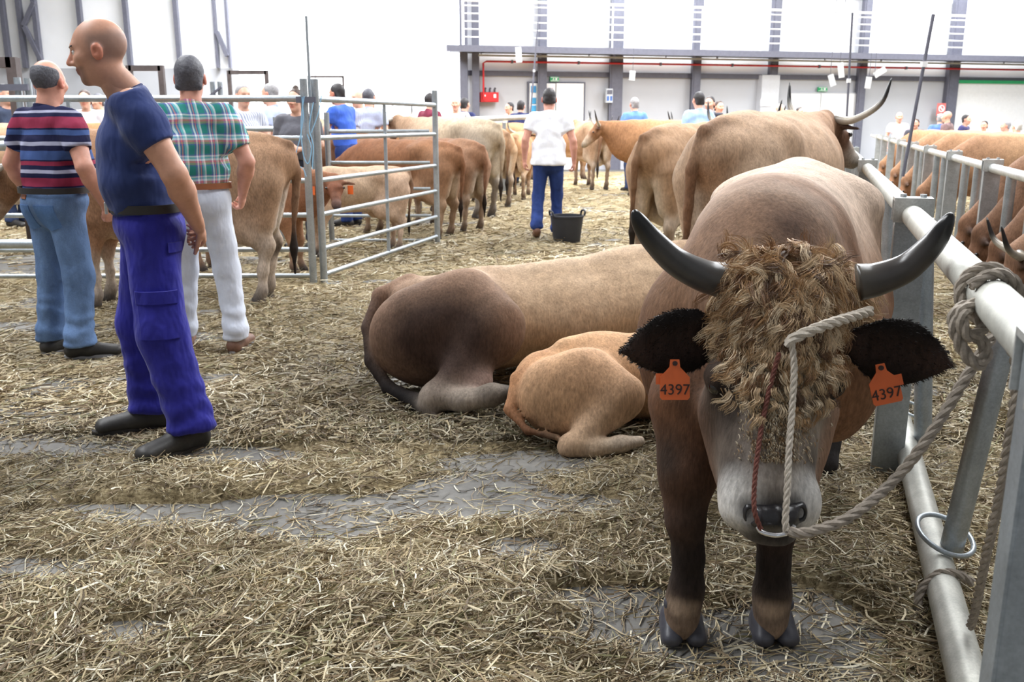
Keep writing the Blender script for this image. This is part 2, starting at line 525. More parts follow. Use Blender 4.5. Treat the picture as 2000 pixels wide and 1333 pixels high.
# ------------------------------------------------------------------ fittings along the far wall
def wall_panel(name, px0, py0, px1, py1, th, m, out=0.0, parent=None):
    """upright board on the far wall covering a pixel box"""
    a, b = wp(px0, (py0 + py1) / 2, out), wp(px1, (py0 + py1) / 2, out)
    z1, z0 = wp((px0 + px1) / 2, py0, out)[2], wp((px0 + px1) / 2, py1, out)[2]
    c = (a + b) / 2; w = np.linalg.norm((b - a)[:2])
    return MB().box((c[0], c[1], (z0 + z1) / 2), (w, th, z1 - z0), WYAW).build(name, m, parent)
def zdown(o):  # extend a panel down to the floor
    for v in o.data.vertices:
        if v.co.z < 1.9: v.co.z = 0.02
    return o
M_DOOR = mat('white_door', (238, 238, 238), 0.45, 0, 0.04)
d1 = struct(zdown(wall_panel('door_1', 1030, 160, 1142, 236, 0.08, M_STEEL, 0.05)))
zdown(wall_panel('door_leaf', 1034, 163, 1084, 236, 0.06, M_DOOR, 0.10, d1)); zdown(wall_panel('door_leaf', 1086, 163, 1139, 236, 0.06, M_DOOR, 0.10, d1))
wall_panel('door_handle', 1079, 205, 1082, 212, 0.05, M_DARKSTEEL, 0.16, d1)
d2 = struct(zdown(wall_panel('door_2', 1540, 180, 1675, 236, 0.08, M_GREYPANEL, 0.05)))
zdown(wall_panel('door_leaf', 1543, 183, 1600, 236, 0.06, M_DOOR, 0.10, d2)); zdown(wall_panel('door_leaf', 1602, 183, 1672, 236, 0.06, M_DOOR, 0.10, d2))
d3 = struct(zdown(wall_panel('door_3', 1858, 160, 2100, 236, 0.10, M_DOOR, 0.06)))
zdown(wall_panel('door_frame', 1855, 160, 1861, 236, 0.14, M_GREEN, 0.10, d3)); wall_panel('door_frame', 1855, 158, 2100, 164, 0.14, M_GREEN, 0.10, d3)
pil = zdown(wall_panel('pilaster', 1482, 147, 1516, 236, 0.3, mat('pilaster_grey', (206, 208, 214), .5, 0, .05), 0.16, wb))

papers = [((1037, 168, 1047, 181), (70, 150, 205), 'blue'), ((1050, 168, 1065, 186), (60, 160, 110), 'green'), ((1068, 172, 1080, 188), (214, 160, 176), 'pink'),
          ((1037, 191, 1047, 203), (60, 150, 200), 'blue'), ((1051, 192, 1062, 203), (120, 180, 225), 'pale blue'), ((1065, 192, 1077, 203), (130, 190, 228), 'pale blue'),
          ((1037, 206, 1047, 218), (70, 160, 210), 'blue'), ((1051, 206, 1062, 218), (110, 175, 220), 'pale blue'), ((1065, 206, 1077, 218), (120, 180, 225), 'pale blue')]
rows = ['top row', 'middle row', 'bottom row']
for i, (bx_, c, nm) in enumerate(papers):
    o = wall_panel('notice', *bx_, 0.012, mat('paper_' + nm.replace(' ', '_') + str(i), c, .6, 0, .25, 4.0), 0.145)
    pos = ['hinge edge', 'middle', 'handle edge'][i % 3]
    tag(o, f'{nm} printed notice on white double door, {rows[i // 3]}, {pos}', 'notice', 'notices on the white door')

def exit_sign(x0, y0, x1, y1, where):
    t = thing('exit_sign', f'green emergency exit sign {where}', 'sign', wp((x0 + x1) / 2, (y0 + y1) / 2, 0.12), WYAW, 'green exit signs')
    w = np.linalg.norm(wp(x1, y0, .12) - wp(x0, y0, .12)); h = wp(x0, y0, .12)[2] - wp(x0, y1, .12)[2]
    MB().box((0, 0, 0), (w, 0.06, h)).build('sign_plate', M_GREEN, t)
    mw = M_WHITE
    MB().box((0, -0.035, h * .36), (w * .9, 0.012, h * .1)).box((0, -0.035, -h * .36), (w * .9, 0.012, h * .1)).build('border', mw, t)
    MB().box((-w * .12, -0.035, h * .1), (w * .08, .012, h * .26)).box((-w * .12, -0.035, -h * .12), (w * .22, .012, h * .12)).box((w * .2, -.035, 0), (w * .2, .012, h * .45)).build('running_figure', mw, t)
exit_sign(1074, 150, 1091, 159.5, 'above the door with notices')
exit_sign(1597, 170, 1615, 179, 'above the plain white double door')
exit_sign(1491, 157, 1506, 168, 'on the pale pilaster')
o = wall_panel('notice', 1485, 192, 1507, 208, 0.012, mat('paper_plan', (225, 222, 228), .6, 0, .25, 6), 0.33)
tag(o, 'white printed notice on the pale pilaster', 'notice')

t = thing('hose_cabinet', 'red fire hose cabinet on the grey wall', 'cabinet', wp(955, 190, 0.2), WYAW)
w = 0.52; h = wp(955, 181)[2] - wp(955, 200)[2]
MB().box((0, 0, 0), (w, 0.22, h)).build('body', M_RED, t)
MB().box((0, -0.115, 0), (w * .9, 0.02, h * .86)).build('door', M_RED, t)
MB().box((w * .28, -0.13, h * .12), (.07, .012, .10)).build('sticker', M_WHITE, t); MB().box((-w * .3, -0.13, h * .15), (.06, .012, .05)).build('sticker', M_WHITE, t)
for k in range(3):
    MB().tube([(-.12 + k * .14, -.02, h / 2), (-.12 + k * .14, -.02, h / 2 + .09), (-.09 + k * .14, -.02, h / 2 + .12)], .03, 8).build('valve', M_DARKSTEEL, t)
t = thing('switch_box', 'pale electric switch box with sockets beside the steel column', 'switch box', wp(1189, 187, 0.3), WYAW)
h = wp(1189, 174)[2] - wp(1189, 201)[2]
MB().box((0, 0, 0), (.2, .14, h)).build('casing', mat('pale_plastic', (205, 210, 216), .5, 0, .05), t)
for z in (-.28, -.12): MB().box((-.05, -.075, z * h), (.06, .02, .07)).box((.05, -.075, z * h), (.06, .02, .07)).build('socket', mat('blue_socket', (70, 110, 180)), t)
MB().box((0, -.075, h * .25), (.16, .02, h * .3)).build('cover', M_STEEL, t)
t = thing('prohibition_sign', 'red and white prohibition sign on the grey steel column', 'sign', wp(1838, 214, 0.36), WYAW)
h = wp(1838, 202)[2] - wp(1838, 226)[2]; w = h * .82
MB().box((0, 0, 0), (w, .02, h)).build('plate', mat('red_plate', (226, 120, 116), .5, 0, .05), t)
r_ = w * .3; pts = [(r_ * math.cos(a), -.018, .06 * h + r_ * math.sin(a)) for a in np.linspace(0, 2 * math.pi, 24, endpoint=False)]
MB().tube(pts, .02, 6, closed=True).bar((-r_ * .7, -.018, .06 * h + r_ * .7), (r_ * .7, -.018, .06 * h - r_ * .7), .04, .02, (0, 1, 0)).build('ring', M_WHITE, t)
MB().box((0, -.015, -h * .42), (w * .8, .01, h * .08)).build('lettering', M_WHITE, t)

# gallery walkway with white railings
def rail_line(px0, py0, px1, py1, out): return wp(px0, py0, out), wp(px1, py1, out)
gal = thing('gallery_walkway', 'grey steel gallery walkway with white railings along the far wall', 'walkway', wp(1400, 105, 1.0))
gl = np.array(gal.location)
zb = wp(1400, 104, 1.2)[2]
def gpt(px, z, out): p = wp(px, 104, out); return np.array((p[0], p[1], z)) - gl
MB().bar(gpt(872, zb, 1.2), gpt(2080, zb, 1.2), 0.12, 0.17).build('edge_beam', M_STEEL, gal)
MB().bar(gpt(885, zb - .02, .65), gpt(2080, zb - .02, .65), 1.1, 0.06).build('deck', M_DARKSTEEL, gal)
for i, dz in enumerate((.2, .4, .6, .8, 1.0, 1.13)):
    MB().tube([gpt(905, zb + dz + .1, 1.2), gpt(2080, zb + dz + .1, 1.2)], .035 if i == 5 else .018, 8).build('rail', M_WHITE, gal)
for px in np.arange(905, 2081, 58):
    wdt = .06 if (int(px - 905) // 58) % 3 == 0 else .03
    MB().box(gpt(px, zb + .66, 1.2), (wdt, .05, 1.2), WYAW).build('rail_post', M_WHITE, gal)
for px in (1055, 1200, 1357, 1508, 1683, 1862):
    MB().bar(gpt(px, zb - .14, .1), gpt(px, zb - .06, 1.1), .08, .1).build('bracket', M_STEEL, gal)

t = thing('water_pipe', 'thin red sprinkler water pipe along the far wall', 'pipe', wp(1400, 130, .3)); L0 = np.array(t.location)
def pp(px, z, out=.34): p = wp(px, 130, out); return np.array((p[0], p[1], z)) - L0
zr = wp(1400, 127, .34)[2]
MB().tube([pp(944, zr - 1.05), pp(944, zr - .05), pp(950, zr), pp(2080, zr)], .028, 8).build('pipe_run', M_RED, t)
for px in (1000, 1130, 1290, 1430, 1600, 1770): MB().box(pp(px, zr), (.05, .09, .09), WYAW).build('pipe_clamp', M_STEEL, t)
t = thing('cable_tray', 'grey cable tray hung under the gallery walkway', 'cable tray', wp(1400, 118, .8)); L0 = np.array(t.location)
zt = wp(1400, 116, .8)[2]
MB().bar(pp(935, zt, .8), pp(2080, zt, .8), .12, .05).build('tray', mat('tray_grey', (170, 168, 160), .5, .2, .1), t)
for px in (940, 1150, 1300, 1400, 1610, 1720, 1960): MB().box(pp(px, zt + .13, .8), (.03, .03, .24), WYAW).build('hanger', M_STEEL, t)

# stair railing and steel portals far left
t = thing('stair_railing', 'grey stair railing with thin bars below the left cladding', 'railing', W(78, 175, 28)); L0 = np.array(t.location)
a, b = W(58, 158, 28) - L0, W(92, 140, 28) - L0
MB().bar(a, b, .06, .06).build('hand_rail', M_STEEL, t)
for k in range(9):
    p = a + (b - a) * k / 8; z_ = p[2] + L0[2] if k in (0, 8) else .7; MB().box((p[0], p[1], p[2] - z_ / 2), (.02, .02, z_)).build('bar', M_STEEL, t)
def portal(px0, px1, pyt, y, label, th=.1, single=False):
    p0, p1 = W(px0, pyt, y), W(px1, pyt, y)
    t = thing('steel_portal', label, 'frame', ((p0[0] + p1[0]) / 2, y, 0)); c = (p0[0] + p1[0]) / 2; z = p0[2]
    m = mat('rusty_steel', (88, 80, 80), .6, .1, .3, 6)
    if not single: MB().box((p0[0] - c, 0, z / 2), (th, th, z)).build('post', m, t)
    MB().box((p1[0] - c, 0, z / 2), (th, th, z)).build('post', m, t)
    MB().bar((p0[0] - c - (0 if not single else .9), 0, z - th / 2), (p1[0] - c, 0, z - th / 2), th, th).build('lintel', m, t)
portal(-70, 24, 112, 10.3, 'dark steel portal frame by the pale cow and striped-shirt man', .11)
portal(252, 314, 128, 13.5, 'dark steel portal frame behind the plaid-shirt man', .075)
portal(447, 520, 138, 16.0, 'dark steel portal frame behind the grey-haired man in striped shirt', .06)
portal(602, 670, 148, 19.0, 'thin steel portal frame behind the man in bright blue shirt', .04)

# white paper number cards hung on wires
def card(px0, py0, px1, py1, y, label, tilt=0.0):
    a, b = W(px0, py0, y), W(px1, py1, y)
    t = thing('number_card', label, 'card', (a + b) / 2, 0, 'white cards hung above the cattle')
    w = .10 * y / 16
    o = MB().bar((a - b) / 2, (b - a) / 2, w, .006, (0, 1, 0)).build('card', M_WHITE, t)
    MB().tube([(a - b) / 2, (a - b) / 2 + np.array((0.05, 0, 8.6 - a[2]))], .004, 5).build('wire', M_STEEL, t)
card(1236, 138, 1234, 157, 17, 'white card hung near the man in sky blue shirt by the grey wall')
card(1622, 146, 1628, 168, 14, 'white card hung low beside the thin upright rod')
card(1641, 122, 1644, 152, 14, 'white card hung high beside the thin upright rod')
card(1698, 150, 1694, 173, 14, 'white card hung above the dark horn tip')
card(1708, 148, 1730, 134, 14.2, 'white card tilted almost flat above the dark horn tip')
card(1012, 92, 1014, 122, 20, 'white card hung below the end of the gallery')
def rod(pxt, pyt, pxb, pyb, y, label, r=.012, bot=1.1):
    a, b = W(pxt, pyt, y), W(pxb, pyb, y); d = (b - a); d /= d[2]
    base = a + d * (bot - a[2])
    t = thing('thin_rod', label, 'rod', base, 0)
    MB().tube([(0, 0, 0), a - base], r, 8).build('shaft', M_STEEL, t)
    MB().box((a - base) * .7, (r * 3, r * 3, .05)).build('clip', M_WHITE, t)
rod(1051, 42, 1036, 222, 22.2, 'thin dark rod standing before the notice door', .018, .0)
rod(1665, 25, 1654, 225, 12, 'thin dark rod standing between the two horns', .014, .0)
rod(1823, 28, 1766, 330, 8.6, 'thin grey rod fixed to the far feed fence post', .016, .9)
# ------------------------------------------------------------------ tie-up fence beside the bull and the feed fence beyond it
E2 = np.array((0.315, 0.949)); EN = np.array((0.949, -0.315))      # along / to the right of the fence
def channel(h, w=.11, d=.075, th=.006):
    """open steel channel section of height h"""
    m = MB()
    m.box((0, d / 2, h / 2), (w, th, h)).box((-w / 2, 0, h / 2), (th, d, h)).box((w / 2, 0, h / 2), (th, d, h))
    m.box((0, -d / 2, h / 2), (w * .96, th * .6, h))
    return m
FYAW = math.atan2(E2[1], E2[0]) - math.pi / 2
def tie_fence(name, label, B, s0, s1, zr, posts, rounds, r_top, r_bot, low, m_rail, low_off=.08):
    t = thing(name, label, 'fence', (B[0], B[1], 0))
    def at(s, z, off=0): p = E2 * s + EN * off; return (p[0], p[1], z)
    cuts = [s0] + list(posts) + [s1]
    for a, b in zip(cuts[:-1], cuts[1:]):
        MB().tube([at(a + (.05 if a in posts else 0), zr), at(b - (.05 if b in posts else 0), zr)], r_top, 20).build('top_rail', m_rail, t, True)
    for a, b in low:
        n = 4
        MB().tube([at(a + (b - a) * i / n, .1, low_off) for i in range(n + 1)], r_bot, 18).build('bottom_rail', M_RAIL, t, True)
    for s in posts:
        p = channel(zr + .055).build('post', M_GALV, t, loc=at(s, 0, .0)); p.rotation_euler = (0, 0, FYAW)
        c = MB().box((0, 0, zr + .06), (.135, .1, .012)).box((0, -.05, zr + .02), (.135, .008, .09)).box((0, .05, zr + .02), (.135, .008, .09)).build('cap', M_GALVW, t, loc=at(s, 0)); c.rotation_euler = (0, 0, FYAW)
        for dx in (-.035, .035):
            MB().tube([(dx, 0, zr + .066), (dx, 0, zr + .078)], .013, 6).build('bolt', M_GALV, c)
    for s, o0, o1 in rounds:
        pp_ = [at(s, .12, o0), at(s, zr - (r_top * .6 if o1 < .15 else .15), o1)]
        MB().tube(pp_, [.034, .034], 16).build('round_post', M_GALV, t, True)
    return t, at
B1 = np.array((1.51, 3.46)); ZR1 = 1.05
fence1, at1 = tie_fence('tie_fence', 'galvanised steel tie fence with bull rope knotted to its rail', B1, -3.4, 17, ZR1,
          [-2.42, 0.0, 3.75, 7.5, 11.3, 15], [(-.93, .12, .20), (.12, .14, .06), (1.25, .08, 0), (2.5, .08, 0), (4.6, .08, 0), (5.6, .08, 0), (6.6, .08, 0), (9.3, .08, 0), (13, .08, 0)],
          .040, .046, [(-3.4, .55), (.62, 17)], M_RAIL)
# wide steel upright close to the camera end
B2 = np.array((3.3, 5.96)); ZR2 = 1.05
fence2, at2 = tie_fence('feed_fence', 'galvanised feed fence with cattle heads between its posts', B2, -4.6, 20, ZR2,
          [-3.2, -1.0, 1.2, 3.4, 5.6, 7.8, 10, 12.2, 14.4, 16.6], [(-2.4, 0, 0), (-1.75, 0, 0), (-.35, 0, 0), (.4, 0, 0), (1.85, 0, 0), (2.55, 0, 0), (4.1, 0, 0), (4.8, 0, 0), (6.4, 0, 0), (7.1, 0, 0), (8.6, 0, 0), (9.3, 0, 0)],
          .034, .04, [(-4.6, 20)], M_GALVW, 0)
# rings welded on the bottom rail
def ring(parent, c, r, tube, tilt, name='ring', sy=1.0):
    R = Matrix.Rotation(tilt[0], 3, 'X') @ Matrix.Rotation(tilt[1], 3, 'Y')
    pts = [Vector(c) + R @ Vector((r * math.cos(a), r * sy * math.sin(a), 0)) for a in np.linspace(0, 2 * math.pi, 28, endpoint=False)]
    return MB().tube(pts, tube, 8, closed=True).build(name, M_GALV, parent, True)
ring(fence1, at1(-.93, .175, .10), .085, .008, (.35, .2)); ring(fence1, at1(.40, .17, .12), .06, .006, (.3, .25))

# ------------------------------------------------------------------ pen of tubular gates
def gate(name, label, p0, p1, zs, ends=(1, 1), mid=(), r=.021, ph=1.74, flat=0):
    p0, p1 = np.array(p0, float), np.array(p1, float)
    t = thing(name, label, 'gate', (*p0, 0)); d = p1 - p0
    for z in zs:
        MB().tube([(0, 0, z), (d[0], d[1], z)], r if z < max(zs) else r * 1.25, 12).build('rail', M_GALV, t, True)
    for e, q in zip(ends, (np.zeros(2), d)):
        if e: MB().tube([(q[0], q[1], .0), (q[0], q[1], ph)], .032, 12).build('upright', M_GALV, t, True)
    for f in mid:
        MB().bar((d[0] * f, d[1] * f, min(zs)), (d[0] * f, d[1] * f, max(zs)), .03, .03, (0, 1, 0)).build('stay', M_GALV, t)
    return t
ZS = [W(650, py, 7.82)[2] for py in (193, 270, 353, 420, 487, 548)]
ZS = [max(.1, z) for z in ZS]
PA = np.array((-1.72, 7.80)); PB = np.array((-1.64, 7.86)); PC = np.array((-.87, 10.62))
gA = gate('pen_gate', 'galvanised tube gate behind the plaid-shirt man and brown cow', PA, (-5.6, 7.75), ZS, (1, 1), (.5,))
gB = gate('pen_gate', 'galvanised tube gate running from the double post to the cattle rumps', PB, PC, ZS, (1, 1), (.5,))
MB().box((0, 0, .015), (.3, .16, .03)).build('foot_plate', M_GALV, gB)
MB().box((.02, -.03, 1.57), (.16, .02, .05), .3).build('latch', M_STEEL, gA)
MB().box((0, 0, .62), (.02, .02, 1.24)).build('lock_pin', M_GALV, gA, loc=(.03, .1, 1.0))
ZF = [z for z in ZS[1:]]
gate('pen_gate', 'galvanised tube gate along the back of the calf pen', (-2.1, 10.62), (-.94, 10.62), [W(750, py, 10.6)[2] for py in (257, 318, 369, 422, 470)], (1, 0), (), .018, 1.5)
gate('pen_gate', 'thin galvanised gate beside the grey-shirted woman', (-4.6, 10.9), (-2.75, 10.9), [W(500, py, 10.9)[2] for py in (252, 300, 345, 392)], (1, 1), (), .025, 1.45)
a, b = W(760, 240, 16.0), W(1075, 227, 20.5)
t = thing('tether_rail', 'long white tether rail behind the row of cattle rumps', 'rail', (a[0], a[1], 0))
MB().tube([(0, 0, a[2]), (b[0] - a[0], b[1] - a[1], b[2])], .05, 12).build('rail', M_GALVW, t, True)
for f in (0, .33, .66, 1): MB().box(((b - a)[0] * f, (b - a)[1] * f, a[2] / 2), (.08, .08, a[2])).build('post', M_GALV, t)
a = W(-60, 285, 7.45); b = W(42, 282, 7.45)
t = thing('pen_rail', 'galvanised pen rails ending behind the striped-shirt man', 'rail', (b[0], 7.45, 0))
for z in (a[2], .42): MB().tube([(a[0] - b[0] - 2, 0, z), (.1, 0, z)], .04, 12).build('rail', M_GALV, t, True)
MB().tube([(.05, .05, 0), (.05, .05, 1.25)], .035, 12).build('post', M_GALV, t, True)
t = thing('gate_posts', 'pair of round galvanised gate posts behind the striped-shirt man', 'gate post', (*W(45, 200, 9.0)[:2], 0))
zt_ = W(45, 150, 9.0)[2]
for dx in (-.03, .07): MB().tube([(dx, 0, 0), (dx, 0, zt_ - abs(dx) * .2)], .032, 12).build('post', M_GALV, t, True)
MB().box((-.06, -.04, zt_ - .1), (.3, .03, .06)).build('latch', M_STEEL, t)
t = thing('gate_posts', 'pair of thin gate posts beside the grey-haired man in striped shirt', 'gate post', (*W(424, 200, 11.5)[:2], 0))
zt_ = W(424, 160, 11.5)[2]
for dx in (-.04, .05): MB().tube([(dx, 0, 0), (dx, 0, zt_)], .03, 12).build('post', M_GALV, t, True)
MB().bar((-.06, -.04, zt_ - .16), (.08, -.04, zt_ - .06), .02, .04, (0, 1, 0)).build('latch', M_STEEL, t)
# blue baler twine on the gate post
M_TWINE = mat('blue_twine', (140, 190, 225), .7, 0, .1)
t = thing('baler_twine', 'pale blue baler twine looped on the galvanised gate post', 'string', W(590, 195, 7.75))
c = W(590, 195, 7.75)
for pts in ([(590, 190), (592, 230), (586, 270), (577, 305), (580, 322), (592, 330), (598, 345)], [(594, 188), (588, 240), (592, 300), (602, 320), (608, 290), (600, 262)], [(612, 200), (604, 250), (612, 285), (610, 330)], [(628, 186), (622, 220), (608, 260)]):
    q = [W(x, y, 7.74) - c for x, y in pts]
    MB().tube(spline(q, 5), .004, 6).build('strand', M_TWINE, t, True)
# ------------------------------------------------------------------ cattle
M_COAT = attr_material('cow_coat', 0.75, 0.30, 110.0, (1, 1, .3), 0.5, 0.006, 0.15, 0.0)
M_COATFAR = attr_material('cow_coat_plain', 0.78, 0.22, 45.0, (1, 1, .4), 0.25, 0.006, 0.12, 0.0)
M_HORN = attr_material('horn', 0.28, 0.10, 40.0, (1, 1, 1), 0.05, 0.002, 0.5)
M_EYE = mat('eye_black', (22, 16, 14), 0.08, 0, 0.05, 20, 0, 0.8)
M_HOOFLESS = None
def A3(*v): return np.array(v, float)
def add_obj(name, mesh, material, parent, off=(0, 0, 0)):
    V, Fq, C = mesh
    if material in (M_COAT, M_COATFAR): l = C.mean(1, keepdims=True); C = (l + (C - l) * .80) * .92
    if material in (M_COAT, M_COATFAR) and name == 'body':       # muscle and skin folds
        V = V + vnormals(V, Fq) * (fbm(V * 3.5, 41, 2) * .012 + fbm(V * 11, 43, 2) * .0045)[:, None]
    return mesh_obj(name, V - np.array(off), Fq, material, parent, True, C)

def horn_obj(pts, r0, parent, off=(0, 0, 0), base=(150, 140, 120), mid=(62, 58, 56), tip=(24, 22, 24), n=9, name='horn', blend=.25):
    q = spline(pts, n); m = len(q); tt = np.linspace(0, 1, m)
    rr = r0 * np.power(np.clip(1 - tt, 0, 1), .62) + .0035
    mb = MB().tube(q, list(rr), 16)
    V = np.array(mb.v) - np.array(off)
    ring_t = np.concatenate([np.repeat(tt, 16)])[:len(V)]
    b, md, tp = (np.array(lin(c)) for c in (base, mid, tip))
    f1 = np.clip(ring_t / blend, 0, 1)[:, None]; f2 = np.clip((ring_t - .5) / .25, 0, 1)[:, None]
    C = (b * (1 - f1) + md * f1) * (1 - f2) + tp * f2
    return mesh_obj(name, V, mb.f, M_HORN, parent, True, C)

def eye_obj(c, r, parent, off=(0, 0, 0)):
    b = Blob(.001); b.ell(c, r, (20, 15, 14)); V, F, C = b.mesh(r / 4, smooth=1)
    return mesh_obj('eye', V - np.array(off), F, M_EYE, parent, True)

def ear_blob(root, tip, width, thick, facing, col_in, col_out, h):
    """leaf shaped ear: flat tapered ellipsoids, hollowed on the facing side"""
    root, tip, facing = A3(*root), A3(*tip), A3(*facing)
    d = tip - root; L = np.linalg.norm(d); d /= L
    facing = facing - d * facing.dot(d); facing /= np.linalg.norm(facing); lat = np.cross(d, facing)
    b = Blob(.0012)
    f = np.linspace(0, 1, 13); w = np.interp(f, [0, .1, .25, .45, .65, .82, .93, 1.0], [.42, .62, .88, 1.0, .90, .62, .36, .12])
    for i in range(12):
        b.seg(root + d * L * f[i], root + d * L * f[i + 1], (width * w[i], thick), (width * w[i + 1], thick * .9), col_out, None, lat)
    for i in range(2, 9):
        b.seg(root + d * L * f[i] + facing * thick * 1.1, root + d * L * f[i + 1] + facing * thick * 1.1, (width * w[i] * .6, thick * .9), (width * w[i + 1] * .6, thick * .8), None, .004, lat, 'sub')
    V, Fq, C = b.mesh(h, smooth=3)
    ind = ((V - root) @ facing) ; rel = np.abs((V - root) @ lat)
    m = np.clip((ind + thick * .5) / (thick), 0, 1) * np.clip(1.2 - rel / (width * .6), 0, 1)
    C = C * (1 - m[:, None]) + np.array(lin(col_in)) * m[:, None]
    return V, Fq, C

PAL = dict(back=(186, 146, 106), side=(172, 130, 92), rump=(176, 138, 102), belly=(200, 172, 140), thigh=(178, 142, 108), leg=(172, 148, 124), shin=(150, 128, 108),
           hoof=(58, 54, 54), neck=(150, 108, 74), face=(138, 98, 68), muzzle=(205, 196, 184), nose=(46, 42, 42), tail=(132, 94, 64), switch=(40, 32, 28), inner=(218, 202, 180), ear=(70, 50, 40))
def cow_blob(pal=None, poll=(0, 1.20, 1.36), muzz=(0, 1.50, 1.00), fat=1.0, tail=True, step=0.0, calf=False, horn=True, tailx=0.0, spread=1.0):
    P = dict(PAL); P.update(pal or {})
    b = Blob(.07)
    w = fat
    ys = [-.90, -.70, -.45, -.15, .15, .42, .62, .76]
    zs = [1.13, 1.07, 1.04, .99, .97, .97, .98, .97]
    wv = [.12, .215, .265, .30, .315, .275, .215, .14]; hv = [.16, .27, .32, .36, .375, .37, .33, .22]
    if calf: hv = [h * .80 for h in hv]; wv = [v * .86 for v in wv]; zs = [z + .05 for z in zs]
    b.chain([A3(0, y, z) for y, z in zip(ys, zs)], [(a * w, h) for a, h in zip(wv, hv)], [P['rump'], P['rump'], P['side'], P['side'], P['side'], P['neck'], P['neck']])
    b.seg((0, -.30, .62 if not calf else .72), (0, .35, .60 if not calf else .72), (.16 * w, .06), (.14 * w, .06), P['belly'])
    b.seg((0, -.80, 1.28), (0, .3, 1.30), (.05, .05), (.06, .05), P['back'], .09)           # backbone
    b.seg((0, .25, 1.27), (0, .58, 1.26), (.07, .06), (.07, .07), P['back'], .10)            # withers
    for s in (-1, 1):
        b.ell((s * .185 * w, -.44, 1.215), (.075, .11, .07), P['rump'], .14)                 # hook bone
        b.ell((s * .10, -.88, 1.15), (.06, .07, .07), P['rump'], .09)                       # pin bone
        st = step * s
        # hind leg
        b.chain([A3(s * .13, -.66, 1.0), A3(s * .165 * spread, -.50, .72), A3(s * .155 * spread, -.82 + st, .50), A3(s * .15 * spread, -.78 + st, .30), A3(s * .15 * spread, -.76 + st, .13), A3(s * .15 * spread, -.71 + st, .045)],
                [(.15 * w, .25), (.105 * w, .165), (.042, .062), (.033, .04), (.037, .042), (.05, .058)], [P['thigh'], P['leg'], P['shin'], P['shin'], P['hoof']], .05)
        b.chain([A3(s * .135, -.84, .98), A3(s * .15, -.80, .70)], [(.12 * w, .12), (.075 * w, .10)], P['thigh'], .08)
        b.seg((s * .065, -.88, .88), (s * .085, -.83, .64), (.05, .06), (.04, .06), P['inner'], .03)
        b.ell((s * .15 * spread, -.73 + st, .03), (.05, .075, .035), P['hoof'], .02)
        # fore leg
        b.chain([A3(s * .17 * w, .50, 1.0), A3(s * .175 * w, .44, .72), A3(s * .155, .52 - st, .42), A3(s * .15, .51 - st, .26), A3(s * .15, .51 - st, .12), A3(s * .15, .54 - st, .045)],
                [(.09, .20), (.085, .115), (.046, .052), (.033, .036), (.037, .04), (.048, .055)], [P['neck'], P['side'], P['shin'], P['shin'], P['hoof']], .05)
        b.ell((s * .15, .55 - st, .03), (.046, .065, .034), P['hoof'], .02)
    if not calf: b.ell((0, -.55, .58), (.13, .16, .12), P['inner'], .05)
    # neck and head
    poll, muzz = A3(*poll), A3(*muzz)
    hd = muzz - poll; hl = np.linalg.norm(hd); hd /= hl
    hl_ = np.cross(hd, (0, 0, 1.0)) if abs(hd[2]) < .98 else A3(1, 0, 0); hl_ /= np.linalg.norm(hl_); fr = np.cross(hl_, hd)
    if fr[2] < 0: fr = -fr
    nb = A3(0, .55, 1.06); mid = (nb + poll) / 2 + A3(0, .0, -.03)
    b.chain([nb, mid, poll - fr * .06], [(.17, .27), (.115, .19), (.085, .115)], P['neck'], .09)
    b.seg((0, .70, .80), mid - A3(0, .02, .14), (.05, .10), (.03, .06), P['neck'], .08)
    k = hl / .47
    b.chain([poll - fr * .05, poll + hd * .16 * k - fr * .06, poll + hd * .32 * k - fr * .045, poll + hd * .44 * k - fr * .04, poll + hd * .48 * k - fr * .045],
            [(.095 * k, .075 * k), (.105 * k, .095 * k), (.066 * k, .07 * k), (.066 * k, .055 * k), (.055 * k, .045 * k)], [P['face'], P['face'], P['muzzle'], P['nose']], .03, hl_)
    b.seg(poll + hd * .18 * k - fr * .13 * k, poll + hd * .42 * k - fr * .085 * k, (.05 * k, .05 * k), (.036 * k, .03 * k), P['face'], .04, hl_)
    for s in (-1, 1):
        b.ell(poll + hd * .17 * k + hl_ * s * .095 * k - fr * .02, .028 * k, P['face'], .02)
        b.seg(poll + hl_ * s * .09 * k + hd * .05 - fr * .03, poll + hl_ * s * .26 * k + hd * .06 - fr * .05, (.03, .045), (.014, .02), P['ear'], .02, fr)
    if tail:
        tx = tailx
        b.chain([A3(0, -.86, 1.29), A3(tx * .3, -1.00, 1.26), A3(tx * .7, -1.05, 1.05), A3(tx, -1.0, .62)], [(.05, .05), (.042, .042), (.033, .033), (.025, .025)], P['tail'], .015)
        b.chain([A3(tx, -1.0, .62), A3(tx, -.99, .45), A3(tx, -.99, .24)], [(.024, .024), (.038, .038), (.012, .012)], P['switch'], .02)
    return b, dict(poll=poll, hd=hd, lat=hl_, fr=fr, k=k)

def dress_cow(root, info, horns=True, span=.33, hr=.03, eyes=True, hcol=((110, 104, 98), (176, 168, 154), (24, 22, 24))):
    p, hd, lat, fr, k = (info[q] for q in ('poll', 'hd', 'lat', 'fr', 'k'))
    if horns:
        for s in (-1, 1):
            a = p + lat * s * .075 - fr * .01
            horn_obj([a, a + lat * s * span * .40 + fr * .01 + A3(0, 0, -.01), a + lat * s * span * .85 + fr * .10 + A3(0, 0, .03), a + lat * s * span * .98 + fr * .16 + A3(0, 0, .16)], hr, root, (0, 0, 0), *hcol, 6)
    if eyes:
        for s in (-1, 1): eye_obj(p + hd * .17 * k + lat * s * .112 * k - fr * .012, .018 * k, root)

